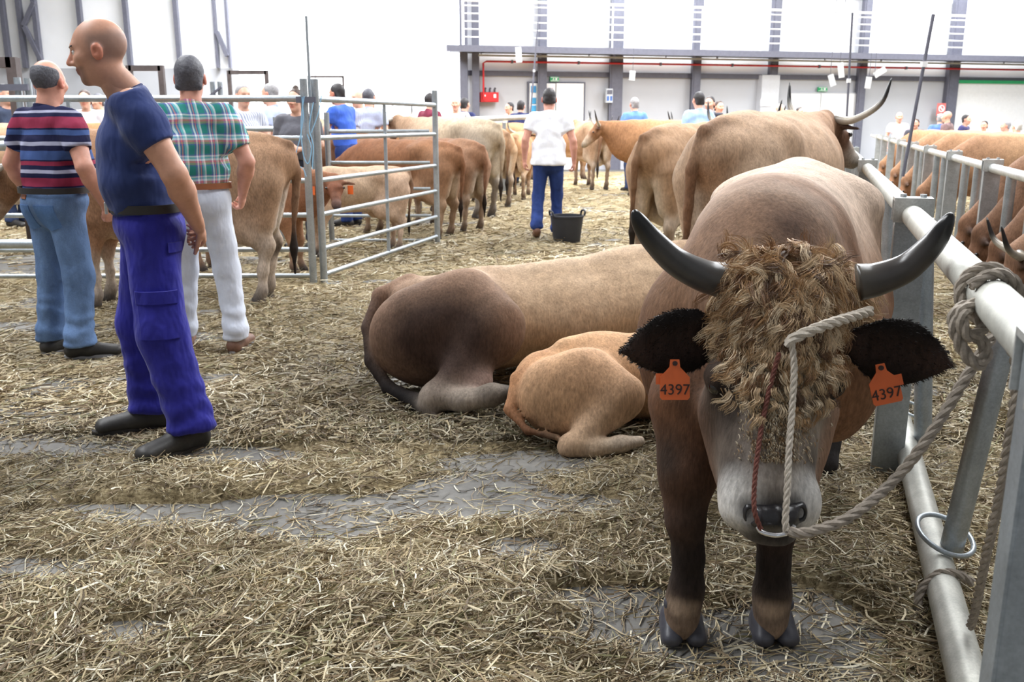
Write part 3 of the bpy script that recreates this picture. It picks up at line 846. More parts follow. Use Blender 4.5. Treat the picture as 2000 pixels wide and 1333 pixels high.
_protos = {}
def cow_thing(key, label, loc, yaw, scale=1.0, color=(1, 1, 1), group=None, h=.022, name='cow', cat='cow', horns=True, coat=None, span=.33, eyes=True, spots=(), **kw):
    """a standing animal; alike ones share their mesh"""
    root = thing(name, label, cat, loc, yaw, group); root.scale = (scale,) * 3
    if key in _protos:
        src = _protos[key]
        for ch in src.children:
            c = ch.copy(); COL.objects.link(c); c.parent = root
            if c.name.startswith('body'): c.color = (*color, 1)
        return root
    b, info = cow_blob(**kw)
    V, Fq, C = b.mesh(h, smooth=2, colk=.025)
    for c_, r_, col_, amt in spots:
        m_ = np.clip((1.15 - np.sqrt((((V - A3(*c_)) / A3(*r_)) ** 2).sum(1))) * 3, 0, 1) * amt * np.clip(.5 + 1.2 * fbm(V * 16, 9, 3), 0, 1)
        C = C * (1 - m_[:, None]) + np.array(lin(col_)) * m_[:, None]
    o = add_obj('body', (V, Fq, C), coat or M_COATFAR, root); o.color = (*color, 1)
    dress_cow(root, info, horns, span, eyes=eyes)
    _protos[key] = root
    return root
def heading(dx, dy): return math.atan2(-dx, dy)

# ------------------------------------------------------------------ the bull
BUL = A3(.59, 2.27, 0)
bull = thing('bull', 'tan bull with curly forelock and orange ear tags tied to the fence', 'bull', BUL)
def skin_point(px, py):
    q = W(px, py, 1.0); d = (Vector(q) - Vector((0, 0, CAMH))).normalized()
    h, n, i, dist = BVH.ray_cast(Vector((0, 0, CAMH)), d)
    return (None, None) if h is None else (np.array(h), np.array(n))
def Wh(px, py, d): return W(px, py, d - .07)
def build_bull():
    b = Blob(.07)
    e = A3(.37, .93, 0); lat = A3(-.93, .37, 0)
    def T(s, z, l=0): return BUL + e * s + lat * l + A3(0, 0, z)
    back, side, dark, shin = (182, 146, 112), (146, 100, 64), (100, 64, 38), (42, 34, 30)
    # trunk
    b.chain([T(.40, .80), T(.55, .83), T(.8, .84), T(1.15, .88), T(1.42, .95), T(1.62, 1.0)], [(.21, .30), (.255, .35), (.275, .35), (.28, .32), (.27, .26), (.17, .19)], [dark, side, side, (166, 128, 98), (176, 138, 108)], .08, lat)
    b.chain([T(.42, .70), T(.70, .70), T(1.05, .74), T(1.3, .80)], [(.29, .24), (.335, .25), (.33, .25), (.29, .24)], [dark, side, side], .12, lat)
    b.seg(T(.35, 1.10), T(1.5, 1.165), (.10, .07), (.10, .05), (200, 168, 140), .12, lat)
    b.seg(T(1.5, 1.19), T(1.72, 1.185), (.035, .04), (.03, .035), (212, 186, 160), .08, lat)
    for s in (-1, 1):
        b.ell(T(1.34, 1.09, s * .22), (.10, .10, .075), (178, 140, 110), .10)
        b.ell(T(.34, .74, s * .22), (.13, .15, .24), dark if s > 0 else side, .10)               # shoulder
    b.ell(T(.42, 1.07), (.14, .2, .11), (120, 94, 76), .12)                                      # crest
    # neck to head
    hb = A3(0, .93, -.34)
    H = [Wh(1543, 555, 2.20) + hb * .10, Wh(1539, 635, 2.13) + hb * .125, Wh(1529, 745, 2.08) + hb * .125, Wh(1519, 870, 2.02) + hb * .095, Wh(1513, 965, 1.98) + hb * .075, Wh(1512, 1005, 1.965) + hb * .066]
    X = A3(1, 0, 0)
    b.chain([T(.55, .93), T(.30, .95), H[0] + A3(.01, .12, -.06)], [(.215, .25), (.175, .19), (.115, .11)], [(150, 112, 84), (140, 108, 84)], .10, X)
    b.seg(T(.30, .70), H[2] + A3(0, .16, -.02), (.19, .18), (.075, .09), dark, .08, X)
    b.ell(T(.20, .66), (.20, .15, .18), dark, .08)                                               # brisket
    fc = (166, 149, 130)
    b.chain(H, [(.138, .115), (.142, .125), (.136, .125), (.106, .097), (.102, .077), (.082, .062)], [(158, 136, 108), fc, fc, (158, 144, 130), (150, 140, 130)], .03, X)
    b.seg(H[2] + A3(0, .10, -.03), Wh(1512, 1035, 2.02) + hb * .07, (.095, .095), (.062, .045), (138, 108, 84), .05, X)
    b.seg(Wh(1630, 800, 2.12) + hb * .12, Wh(1600, 930, 2.06) + hb * .10, (.05, .06), (.03, .045), (150, 110, 80), .04, X)
    b.seg(Wh(1420, 800, 2.12) + hb * .13, Wh(1440, 930, 2.06) + hb * .11, (.045, .06), (.03, .045), (120, 86, 64), .04, X)
    for (px, py) in ((1414, 735), (1641, 742)):
        b.ell(Wh(px, py, 2.10) + hb * .045, (.036, .045, .042), (96, 80, 70), .03)
    b.seg(Wh(1490, 780, 2.05) + hb * .05, Wh(1497, 930, 1.98) + hb * .045, (.05, .05), (.06, .05), (165, 152, 140), .05, X)   # nose bridge
    # muzzle: white sides, dark pad, nostrils
    b.ell(Wh(1448, 985, 1.975) + hb * .045, (.040, .045, .060), (226, 222, 216), .02)
    b.ell(Wh(1580, 985, 1.975) + hb * .045, (.040, .045, .060), (226, 222, 216), .02)
    b.ell(Wh(1513, 1012, 1.945) + hb * .035, (.070, .036, .034), (44, 42, 44), .02)
    b.ell(Wh(1513, 1048, 1.96) + hb * .045, (.060, .04, .022), (60, 54, 52), .02)
    for px in (1466, 1562):
        b.ell(Wh(px, 1003, 1.925) + hb * .02, (.018, .03, .026), None, .008, None, 'sub')
    # fore legs
    def leg(cols, pts, r, yy=2.27):
        b.chain([W(x, y, yy + dy) for x, y, dy in pts], r, cols, .035, X)
    leg([dark, (84, 58, 44), shin, shin, shin, (160, 130, 104)], [(1352, 800, .10), (1345, 915, .03), (1342, 1015, 0), (1347, 1085, 0), (1342, 1150, 0), (1332, 1188, -.005), (1330, 1215, -.01)],
        [(.125, .15), (.078, .09), (.052, .056), (.042, .044), (.047, .05), (.046, .05), (.05, .056)])
    leg([dark, (84, 58, 44), shin, shin, shin, (168, 138, 112)], [(1500, 830, .10), (1508, 930, .03), (1512, 1035, 0), (1510, 1095, 0), (1508, 1155, 0), (1506, 1190, -.005), (1507, 1215, -.01)],
        [(.12, .15), (.076, .09), (.050, .055), (.040, .044), (.047, .05), (.044, .05), (.048, .056)])
    # hind legs
    for s in (-1, 1):
        b.chain([T(1.40, .92, s * .15), T(1.22, .66, s * .19), T(1.50, .46, s * .18), T(1.46, .27, s * .18), T(1.44, .12, s * .18), T(1.38, .045, s * .18)],
                [(.16, .25), (.11, .17), (.055, .075), (.042, .05), (.045, .05), (.055, .06)], [side, (120, 92, 70), shin, shin, (70, 66, 66)], .05, lat)
    V, Fq, C = b.mesh(.012, smooth=3, colk=.016)
    # coat pattern: dark saddle behind the poll, dark eye patches, dark front edge of the forearm
    def spot(c, r, col, amt):
        nonlocal C
        d = np.sqrt((((V - c) / r) ** 2).sum(1)); m = np.clip(1.25 - d, 0, 1) * amt
        C = C * (1 - m[:, None]) + np.array(lin(col)) * m[:, None]
    from mathutils.bvhtree import BVHTree
    global BVH; BVH = BVHTree.FromPolygons([tuple(v) for v in V], [tuple(int(i) for i in f) for f in Fq])
    spot(skin_point(1545, 445)[0], A3(.085, .10, .08), (84, 60, 46), .9); spot(skin_point(1470, 465)[0], A3(.08, .12, .08), (120, 88, 62), .6)
    spot(skin_point(1300, 560)[0], A3(.12, .2, .2), (150, 112, 80), .5)
    spot(skin_point(1300, 900)[0], A3(.05, .12, .10), (46, 36, 30), .8); spot(skin_point(1400, 800)[0], A3(.10, .2, .2), (66, 44, 30), .8)
    for px in (1412, 1644): spot(Wh(px, 785, 2.08), A3(.05, .10, .085), (34, 28, 26), 1.0)
    spot(Wh(1432, 920, 2.0), A3(.04, .1, .07), (60, 50, 44), .8); spot(Wh(1598, 920, 2.0), A3(.04, .1, .07), (60, 50, 44), .8)
    spot(Wh(1535, 585, 2.1), A3(.05, .10, .09), (120, 88, 62), .6)
    spot(Wh(1445, 985, 1.96), A3(.05, .10, .075), (232, 228, 222), 1.0); spot(Wh(1582, 985, 1.96), A3(.05, .10, .075), (232, 228, 222), 1.0)
    spot(Wh(1513, 1008, 1.94), A3(.070, .10, .048), (34, 32, 34), 1.0); spot(Wh(1513, 1045, 1.96), A3(.07, .1, .03), (52, 46, 44), 1.0)
    for px in (1466, 1562): spot(Wh(px, 1003, 1.93), A3(.026, .06, .034), (20, 18, 18), 1.0)
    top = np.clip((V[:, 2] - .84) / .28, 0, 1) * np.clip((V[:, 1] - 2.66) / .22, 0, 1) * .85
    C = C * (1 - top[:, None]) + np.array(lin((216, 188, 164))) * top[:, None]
    for (px, py) in ((1334, 1192), (1507, 1194)): spot(skin_point(px, py)[0], A3(.05, .06, .028), (186, 156, 126), .9)
    for (px, py) in ((1345, 1120), (1510, 1120)): spot(skin_point(px, py)[0], A3(.06, .08, .10), (44, 34, 30), .9)
    spot(skin_point(1360, 985)[0], A3(.05, .08, .09), (58, 44, 36), .7)
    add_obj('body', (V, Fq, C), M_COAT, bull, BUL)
    q = Blob(.014)                                                                                # dark wet nose pad with nostrils
    P_ = [skin_point(x_, y_)[0] for x_, y_ in ((1462, 1004), (1488, 1012), (1513, 1012), (1540, 1012), (1565, 1002))]
    q.chain([p_ + A3(0, .006, 0) for p_ in P_], [(.014, .026), (.016, .024), (.018, .026), (.016, .024), (.014, .026)], (38, 36, 38), .014, X)
    q.seg(P_[2] + A3(0, .008, -.005), skin_point(1513, 1040)[0] + A3(0, .006, 0), (.038, .014), (.030, .012), (38, 36, 38), .014, X)
    for x_, y_ in ((1464, 1003), (1563, 1001)): q.ell(skin_point(x_, y_)[0] + A3(0, -.012, 0), (.0095, .022, .014), None, .006, None, 'sub')
    Vn, Fn, Cn = q.mesh(.0045, smooth=2); mesh_obj('nose_pad', Vn - BUL, Fn, mat('nose_skin', (40, 38, 40), .3, 0, .2, 60, .2), bull, True)
    for px in (1410, 1643): eye_obj(Wh(px, 752, 2.085) + hb * .048, .024, bull, BUL)
    # hooves: two toes and dew claws each
    m_h = mat('hoof_horn', (66, 66, 74), 0.38, 0, 0.3, 30, 0.1)
    for (px, py) in ((1331, 1240), (1508, 1240)):
        base = W(px, py, 2.265)
        for s in (-1, 1):
            q = Blob(.012)
            q.seg(base + A3(s * .030, .02, .055 - base[2]), base + A3(s * .034, -.045, .022 - base[2]), (.028, .038), (.028, .022), (66, 66, 74), None, X)
            q.seg(base + A3(s * .03, .03, .03 - base[2]), base + A3(s * .033, -.03, .018 - base[2]), (.029, .032), (.029, .019), (66, 66, 74), None, X)
            Vh, Fh, Ch = q.mesh(.007, smooth=2, cut=[((0, 0, .002), (0, 0, -1))])
            mesh_obj('hoof', Vh - BUL, Fh, m_h, bull, True)
            q = Blob(.01); q.ell(base + A3(s * .034, -.0, .105 - base[2]), (.020, .024, .022), (50, 46, 46)); Vh, Fh, Ch = q.mesh(.006, smooth=1)
            mesh_obj('dew_claw', Vh - BUL, Fh, m_h, bull, True)
    # horns
    horn_obj([Wh(1412, 548, 2.27), Wh(1372, 538, 2.26), Wh(1318, 510, 2.24), Wh(1272, 466, 2.21), Wh(1248, 432, 2.19), Wh(1238, 411, 2.18)], .041, bull, BUL, (84, 80, 74), (70, 68, 68), (26, 26, 28), 7)
    horn_obj([Wh(1676, 552, 2.27), Wh(1716, 545, 2.26), Wh(1772, 522, 2.24), Wh(1822, 476, 2.21), Wh(1846, 440, 2.19), Wh(1859, 416, 2.18)], .043, bull, BUL, (84, 80, 74), (66, 62, 60), (24, 23, 24), 7)
    # ears
    blk, inn = (30, 24, 22), (62, 44, 36)
    for root, tip, nm in (((1412, 655, 2.24), (1222, 686, 2.20), 0), ((1662, 668, 2.24), (1852, 712, 2.20), 1)):
        r_, t_ = Wh(*root), Wh(*tip)
        mE = ear_blob(r_, t_, .088, .018, (0, -1, -.10), inn, blk, .0075)
        eo = add_obj('ear', mE, M_COAT, bull, BUL)
        ear_hair(eo, mE, r_, t_)
    # ear tags with numbers
    for (cx, cy, rot, dep) in ((1318, 742, .0, 2.155), (1727, 750, -.22, 2.15)):
        tag_obj(cx, cy, rot, dep)
M_TAG = mat('orange_tag', (224, 104, 46), 0.45, 0, 0.08)
M_INK = mat('tag_ink', (52, 30, 24), 0.6, 0, 0.1)
def tag_obj(cx, cy, rot, dep):
    c = Wh(cx, cy, dep)
    sc = dep * 1.10 / FPX                     # metres per pixel there
    w, hgt = 26.5 * sc, 58 * sc
    out = [(-.30, 1.0), (-.36, .62), (-1, .12), (-1, -.88), (-.86, -1), (.86, -1), (1, -.88), (1, .12), (.36, .62), (.30, 1.0)]
    vs = [(x * w, -.0012, y * hgt / 1.6) for x, y in out] + [(x * w, .0012, y * hgt / 1.6) for x, y in out]
    n = len(out); fs = [tuple(range(n)), tuple(range(2 * n - 1, n - 1, -1))] + [(i, i + n, (i + 1) % n + n, (i + 1) % n) for i in range(n)]
    o = mesh_obj('ear_tag', vs, fs, M_TAG, bull); o.location = c - BUL; o.rotation_euler = (-.25, rot, .0); o['label'] = 'orange plastic ear tag reading 4397'
    me = text_mesh('4397', 27 * sc); me.materials.append(M_INK)
    t = bpy.data.objects.new('tag_number', me); COL.objects.link(t); t.parent = o; t.location = (0, -.0022, -hgt * .32); t.rotation_euler = (math.pi / 2, 0, 0)
    me = text_mesh('ES 0332', 8 * sc); me.materials.append(M_INK)
    MB().box((-.9 * w if rot == 0 else .95 * w, .006, .02 * hgt), (w * .7, .003, hgt * .34)).build('tag_back', M_TAG, o)
    MB().tube([(0, -.006, hgt * .5), (0, .01, hgt * .5)], .006, 10).build('stud', M_INK, o)
def ear_hair(parent, mE, r_, t_):
    V, Fq, C = mE; rr = np.random.default_rng(5)
    Nn = vnormals(V, Fq); d = (t_ - r_) / np.linalg.norm(t_ - r_)
    fac = np.array((0, -1, -.1)); idx = rr.choice(len(V), 5000)
    edge = np.abs(Nn[idx] @ fac) < .75; idx = idx[edge | (rr.random(len(idx)) < .25)]
    p = V[idx]; n = Nn[idx]
    dirv = n * .5 + d * .8 + rr.normal(0, .25, (len(idx), 3)); dirv /= np.linalg.norm(dirv, axis=1)[:, None]
    strands(parent, 'ear_hair', p - BUL, dirv, rr.uniform(.004, .011, len(idx)), .0009, np.tile(np.array(lin((34, 27, 25))), (len(idx), 1)) * rr.uniform(.6, 1.3, len(idx))[:, None], M_HAIR)
def strands(parent, name, p, d, L, w, col, material):
    """thin tapering hairs"""
    n = len(p); rr = np.random.default_rng(3)
    s = np.cross(d, rr.normal(0, 1, (n, 3))); s /= np.linalg.norm(s, axis=1)[:, None] + 1e-9
    q = d + np.array((0, 0, -.45)); q /= np.linalg.norm(q, axis=1)[:, None]
    P1 = p + d * (L * .5)[:, None]; P2 = P1 + q * (L * .5)[:, None]
    vs = np.stack([p - s * w, p + s * w, P1 - s * w * .8, P1 + s * w * .8, P2 - s * w * .15, P2 + s * w * .15], 1).reshape(-1, 3)
    f = (np.array([(0, 1, 3, 2), (2, 3, 5, 4)])[None] + (np.arange(n) * 6)[:, None, None]).reshape(-1, 4)
    o = mesh_obj(name, vs, f, material, parent, cols=np.repeat(col, 6, 0)); o['kind'] = 'stuff'; return o
M_HAIR = attr_material('hair', 0.5, 0.15, 120, (1, 1, 1), 0.0, 0.001, 0.35)

def curls():
    """curly forelock: locks of wavy hair over poll and forehead"""
    rr = np.random.default_rng(17); V = []; Fq = []; Cc = []; base = 0
    S = 7
    cols = np.array([lin(c) for c in ((164, 128, 88), (196, 168, 132), (128, 94, 64), (220, 198, 166), (92, 66, 46))])
    def lock(p, d0, L, amp, turns, width, col, n_sub):
        nonlocal base
        up = A3(0, -.9, .35)
        d0 = d0 / np.linalg.norm(d0); sd = np.cross(d0, up); sd /= np.linalg.norm(sd) + 1e-9; nn = np.cross(sd, d0)
        if nn.dot(up) < 0: nn = -nn
        ph0 = rr.uniform(0, 6.28)
        for _ in range(n_sub):
            off = sd * rr.normal(0, width) + nn * rr.normal(0, width * .35); ph = ph0 + rr.normal(0, .35); am = amp * rr.uniform(.7, 1.25); Lr = L * rr.uniform(.8, 1.1)
            t = np.linspace(0, 1, S)
            curl = am * t ** .7
            P = p + off + d0 * (t * Lr)[:, None] + sd * (curl * np.sin(ph + t * turns * 6.28))[:, None] + nn * (curl * .55 * np.cos(ph + t * turns * 6.28) + .010 + .012 * np.sin(t * 3.14))[:, None]
            hw = .0011 * (1 - .7 * t)
            side = sd * .8 + nn * rr.normal(0, .5); side /= np.linalg.norm(side)
            vv = np.stack([P - side * hw[:, None], P + side * hw[:, None]], 1).reshape(-1, 3)
            V.append(vv); i = np.arange(S - 1) * 2 + base
            Fq.append(np.stack([i, i + 1, i + 3, i + 2], 1)); base += 2 * S
            Cc.append(np.tile(col * rr.uniform(.75, 1.25), (2 * S, 1)))
    hb = A3(0, .93, -.34)
    for _ in range(520):
        py = rr.triangular(478, 545, 830); px = 1541 - (py - 500) * .06 + rr.uniform(-1, 1) * np.interp(py, [478, 540, 640, 760, 830], [112, 142, 134, 104, 70])
        p, nm = skin_point(px, py)
        if p is None or p[1] > 2.45: continue
        cx = (px - (1541 - (py - 500) * .06)) / 140.0
        if py < 575: d = A3(cx * .6 + rr.normal(0, .45), -.45, .35 * (530 - py) / 60 - .35 + rr.normal(0, .35))
        else: d = A3(cx * .9 + rr.normal(0, .30), -.25, -.75 + rr.normal(0, .30))
        d = d / np.linalg.norm(d); d = d - nm * d.dot(nm) * .8
        L = np.interp(py, [478, 560, 640, 830], [.085, .085, .06, .028]) * rr.uniform(.7, 1.3)
        c = cols[rr.choice(5, p=(.32, .28, .14, .14, .12) if py < 610 else (.14, .36, .10, .32, .08))]
        lock(p + nm * .004, d, L, np.interp(py, [478, 830], [.017, .006]) * rr.uniform(.6, 1.3), rr.uniform(.5, 1.25), .0055, c, 19)
    for _ in range(70):      # tuft standing over the poll
        p, nm = skin_point(1541 + rr.uniform(-120, 120), rr.uniform(500, 535))
        if p is None or p[1] > 2.45: continue
        lock(p + A3(0, .05, .0), A3(rr.normal(0, .6), -.35, .25 + rr.normal(0, .3)), rr.uniform(.05, .09), .016, rr.uniform(.5, 1.1), .006, cols[rr.choice([0, 1, 2])], 20)
    # short dense fur down the face
    for _ in range(2600):
        py = 600 + 300 * rr.random() ** 1.5; px = 1524 - (py - 745) * .06 + np.clip(rr.normal(0, .5), -1.3, 1.3) * np.interp(py, [600, 745, 870, 950], [128, 100, 70, 60])
        p, nm = skin_point(px, py)
        if p is None or p[1] > 2.3: continue
        d = A3(rr.normal(0, .2), -.18, -.95); d = d - nm * d.dot(nm) * .85
        lock(p - nm * .008, d, np.interp(py, [600, 800, 930], [.024, .017, .009]) * rr.uniform(.7, 1.2), .002, .5, .003, cols[rr.choice([1, 3, 0])] * np.array((.80, .86, .92)), 2)
    o = mesh_obj('forelock', np.concatenate(V) - BUL, np.concatenate(Fq), M_HAIR, bull, cols=np.concatenate(Cc)); o['label'] = 'thick curly brown and cream hair'
build_bull(); curls()

# nose ring, halter ropes, lead rope
M_ROPE = mat('hemp_rope', (196, 186, 172), 0.85, 0, 0.25, 90, 0.3)
M_ROPED = mat('grey_rope', (150, 140, 128), 0.85, 0, 0.3, 90, 0.3)
M_CORD = mat('red_cord', (112, 66, 56), 0.85, 0, 0.3, 90, 0.3)
def braid(name, pts, r, material, parent, off=(0, 0, 0), n=10, pitch=None, k=3):
    q = np.array(spline(pts, n)); L = np.concatenate([[0], np.cumsum(np.linalg.norm(np.diff(q, axis=0), axis=1))])
    m = max(12, int(L[-1] / (r * .7))); s = np.linspace(0, L[-1], m)
    q = np.stack([np.interp(s, L, q[:, i]) for i in range(3)], 1)
    pitch = pitch or r * 7
    tg = np.gradient(q, axis=0); tg /= np.linalg.norm(tg, axis=1)[:, None] + 1e-9
    sd = np.zeros_like(q); cur = np.cross(tg[0], (0.3, 0.2, 1.0))
    for i in range(m): cur = cur - tg[i] * cur.dot(tg[i]); cur /= np.linalg.norm(cur) + 1e-9; sd[i] = cur
    up = np.cross(tg, sd)
    mb = MB()
    for j in range(k):
        a = s / pitch * 2 * math.pi + j * 2 * math.pi / k
        c = q + (sd * np.cos(a)[:, None] + up * np.sin(a)[:, None]) * (r * .52)
        mb.tube([p - np.array(off) for p in c], r * .58, 6)
    return mb.build(name, material, parent, True)
ringc = [Wh(1480, 1030, 1.925), Wh(1488, 1040, 1.915), Wh(1515, 1046, 1.905), Wh(1542, 1040, 1.91), Wh(1551, 1028, 1.92)]
MB().tube([p - BUL for p in spline(ringc, 6)], .0055, 10).build('nose_ring', mat('chrome', (225, 226, 230), .18, .95, .05), bull, True)
hal = thing('rope_halter', 'pale braided rope halter across the curly face of the bull', 'halter', Wh(1545, 680, 2.07)); ho = np.array(hal.location)
braid('poll_rope', [Wh(1700, 608, 2.20), Wh(1668, 618, 2.145), Wh(1620, 633, 2.088), Wh(1575, 650, 2.062), Wh(1546, 664, 2.055), Wh(1540, 676, 2.055)], .0125, M_ROPE, hal, ho)
braid('nose_rope', [Wh(1546, 668, 2.052), Wh(1551, 720, 2.04), Wh(1547, 800, 2.01), Wh(1541, 880, 1.972), Wh(1538, 950, 1.938), Wh(1534, 1015, 1.915), Wh(1536, 1038, 1.908)], .0075, M_ROPE, hal, ho)
braid('red_cord', [Wh(1522, 690, 2.065), Wh(1508, 740, 2.045), Wh(1490, 820, 2.01), Wh(1478, 900, 1.965), Wh(1473, 960, 1.935), Wh(1474, 1000, 1.915), Wh(1486, 1035, 1.912)], .0055, M_CORD, hal, ho)
lead = thing('lead_rope', 'grey twisted lead rope from nose ring to the fence rail knot', 'rope', W(1940, 640, 1.95)); lo = np.array(lead.location)
K = lambda x, y, d: W(x, y, d - (.07 if x < 1700 else .0))
braid('rope_run', [K(1540, 1040, 1.905), K(1580, 1040, 1.89), K(1660, 1010, 1.87), K(1740, 945, 1.85), K(1810, 860, 1.84), K(1870, 765, 1.85), K(1915, 692, 1.87), K(1940, 655, 1.89)], .0115, M_ROPED, lead, lo)
braid('rail_wrap', [A3(*at1(-1.80, ZR1, 0), ) * 0 + (B1[0] + at1(-1.80, 0)[0] + EN[0] * math.cos(a) * .052 + E2[0] * .012 * i, B1[1] + at1(-1.80, 0)[1] + EN[1] * math.cos(a) * .052 + E2[1] * .012 * i, ZR1 + math.sin(a) * .052) for i, a in enumerate(np.linspace(2.6, 2.6 - 3.4 * math.pi, 14) )], .0115, M_ROPED, lead, lo, 3)
kc = np.array((*(B1 + np.array(at1(-1.80, 0)[:2])), ZR1)) + np.array((-.055, -.01, -.03))
braid('knot', [kc + np.array(v) for v in ((.02, 0, .03), (-.02, -.02, .01), (-.01, -.03, -.03), (.03, -.01, -.02), (.01, .01, .02), (-.03, -.01, .0), (-.01, -.02, -.06), (.02, -.03, -.09), (.035, -.02, -.06), (.01, -.02, -.03))], .0125, M_ROPED, lead, lo, 8)
braid('rope_tail', [kc + np.array((.07, .02, .0)), K(1985, 720, 1.80), K(1972, 850, 1.82), K(1950, 980, 1.86), K(1925, 1090, 1.92), K(1905, 1190, 2.0), K(1895, 1225, 2.05)], .0105, M_ROPED, lead, lo)
c0 = np.array((*(B1 + np.array(at1(-1.28, 0, .08)[:2])), .1))
braid('rope_loop', [K(1900, 1140, 2.35), K(1870, 1122, 2.36), K(1832, 1122, 2.37), K(1802, 1150, 2.36), K(1792, 1185, 2.34), K(1806, 1215, 2.32), K(1832, 1228, 2.30)], .0125, M_ROPED, lead, lo)
# ------------------------------------------------------------------ lying cow and calf
def lying_cow():
    t = thing('cow', 'tan cow with dark brown thigh lying on the straw beside the bull', 'cow', (.2, 4.9, 0)); off = np.array(t.location)
    b = Blob(.08); a = A3(.94, .34, 0); lat = A3(-.34, .94, 0)
    def T(s, z, l=0): return A3(-.50, 4.78, 0) + a * s + lat * l + A3(0, 0, z)
    tan, dk, pale = (182, 150, 114), (142, 108, 82), (176, 160, 142)
    b.chain([T(0, .33), T(.35, .33), T(.8, .32), T(1.2, .34), T(1.55, .36), T(1.85, .38)], [(.20, .20), (.31, .26), (.33, .265), (.35, .30), (.33, .31), (.22, .27)], [(150, 118, 92), tan, tan, tan, (160, 124, 92)], .08, lat)
    b.seg(T(.02, .52), T(1.3, .60), (.05, .05), (.06, .06), (196, 166, 134), .12, lat)
    b.seg(T(1.2, .58), T(1.8, .64), (.07, .07), (.08, .08), (190, 158, 126), .12, lat)
    b.ell(W(925, 548, 4.72), (.07, .06, .055), (196, 162, 130), .09)
    b.ell(W(800, 580, 4.72), (.09, .07, .06), (176, 140, 110), .10)
    b.chain([T(1.80, .46), A3(1.40, 5.25, .54), A3(1.50, 5.08, .58)], [(.16, .21), (.12, .15), (.09, .10)], (150, 108, 74), .08, lat)
    hp = A3(1.50, 5.06, .60); b.chain([hp, hp + A3(.05, -.12, -.12), hp + A3(.08, -.24, -.30)], [(.10, .09), (.10, .10), (.07, .06)], [(140, 98, 66), (190, 180, 168)], .04, lat)
    # near thigh and folded hind leg
    b.ell(W(852, 655, 4.50), (.34, .20, .27), dk, .08)
    b.seg(W(905, 600, 4.55), W(965, 640, 4.42), (.16, .20), (.12, .16), dk, .08, lat)
    b.seg(W(955, 665, 4.40), W(865, 765, 4.22), (.10, .13), (.06, .075), (120, 98, 84), .07, lat)
    b.chain([W(850, 772, 4.20), W(905, 785, 4.14), W(960, 772, 4.12), W(990, 768, 4.12)], [(.065, .062), (.048, .048), (.048, .05), (.05, .04)], [pale, pale, (60, 54, 50)], .04, lat)
    b.ell(W(838, 785, 4.18), (.05, .05, .06), pale, .04)
    b.ell(W(925, 748, 4.28), (.10, .08, .08), (186, 150, 134), .06)                               # udder
    # folded fore leg
    b.chain([T(1.55, .25, -.30), T(1.85, .10, -.42), T(1.45, .07, -.45)], [(.12, .14), (.07, .07), (.05, .05)], tan, .05, lat)
    # tail
    b.chain([W(802, 550, 4.80), W(742, 578, 4.72), W(714, 640, 4.60), W(722, 705, 4.50), W(760, 760, 4.40)], [.045, .036, .03, .028, .026], [(140, 104, 78), (90, 66, 52), (50, 40, 36), (40, 34, 32)], .025)
    b.chain([W(760, 760, 4.40), W(812, 788, 4.28), W(852, 822, 4.12)], [.03, .045, .02], (30, 26, 26), .03)
    V, Fq, C = b.mesh(.016, smooth=3, cut=[((0, 0, .004), (0, 0, -1))], colk=.022)
    c = W(865, 655, 4.35); d = np.sqrt((((V - c) / A3(.32, .5, .235)) ** 2).sum(1)); m = (np.clip((1.35 - d) * 1.3, 0, 1) * .95)[:, None] * (V[:, 1] < 4.8)[:, None]
    C = C * (1 - m) + np.array(lin((58, 40, 32))) * m
    add_obj('body', (V, Fq, C), M_COAT, t, off)
    for s in (-1, 1):
        h0 = hp + lat * s * .08 + A3(0, 0, .04)
        horn_obj([h0, h0 + lat * s * .12, h0 + lat * s * .2 + A3(0, 0, -.02) + a * .08], .026, t, off)
        add_obj('ear', ear_blob(hp + lat * s * .09, hp + lat * s * .25 + A3(0, 0, -.06), .05, .014, a, (120, 90, 70), (60, 44, 36), .012), M_COAT, t, off)
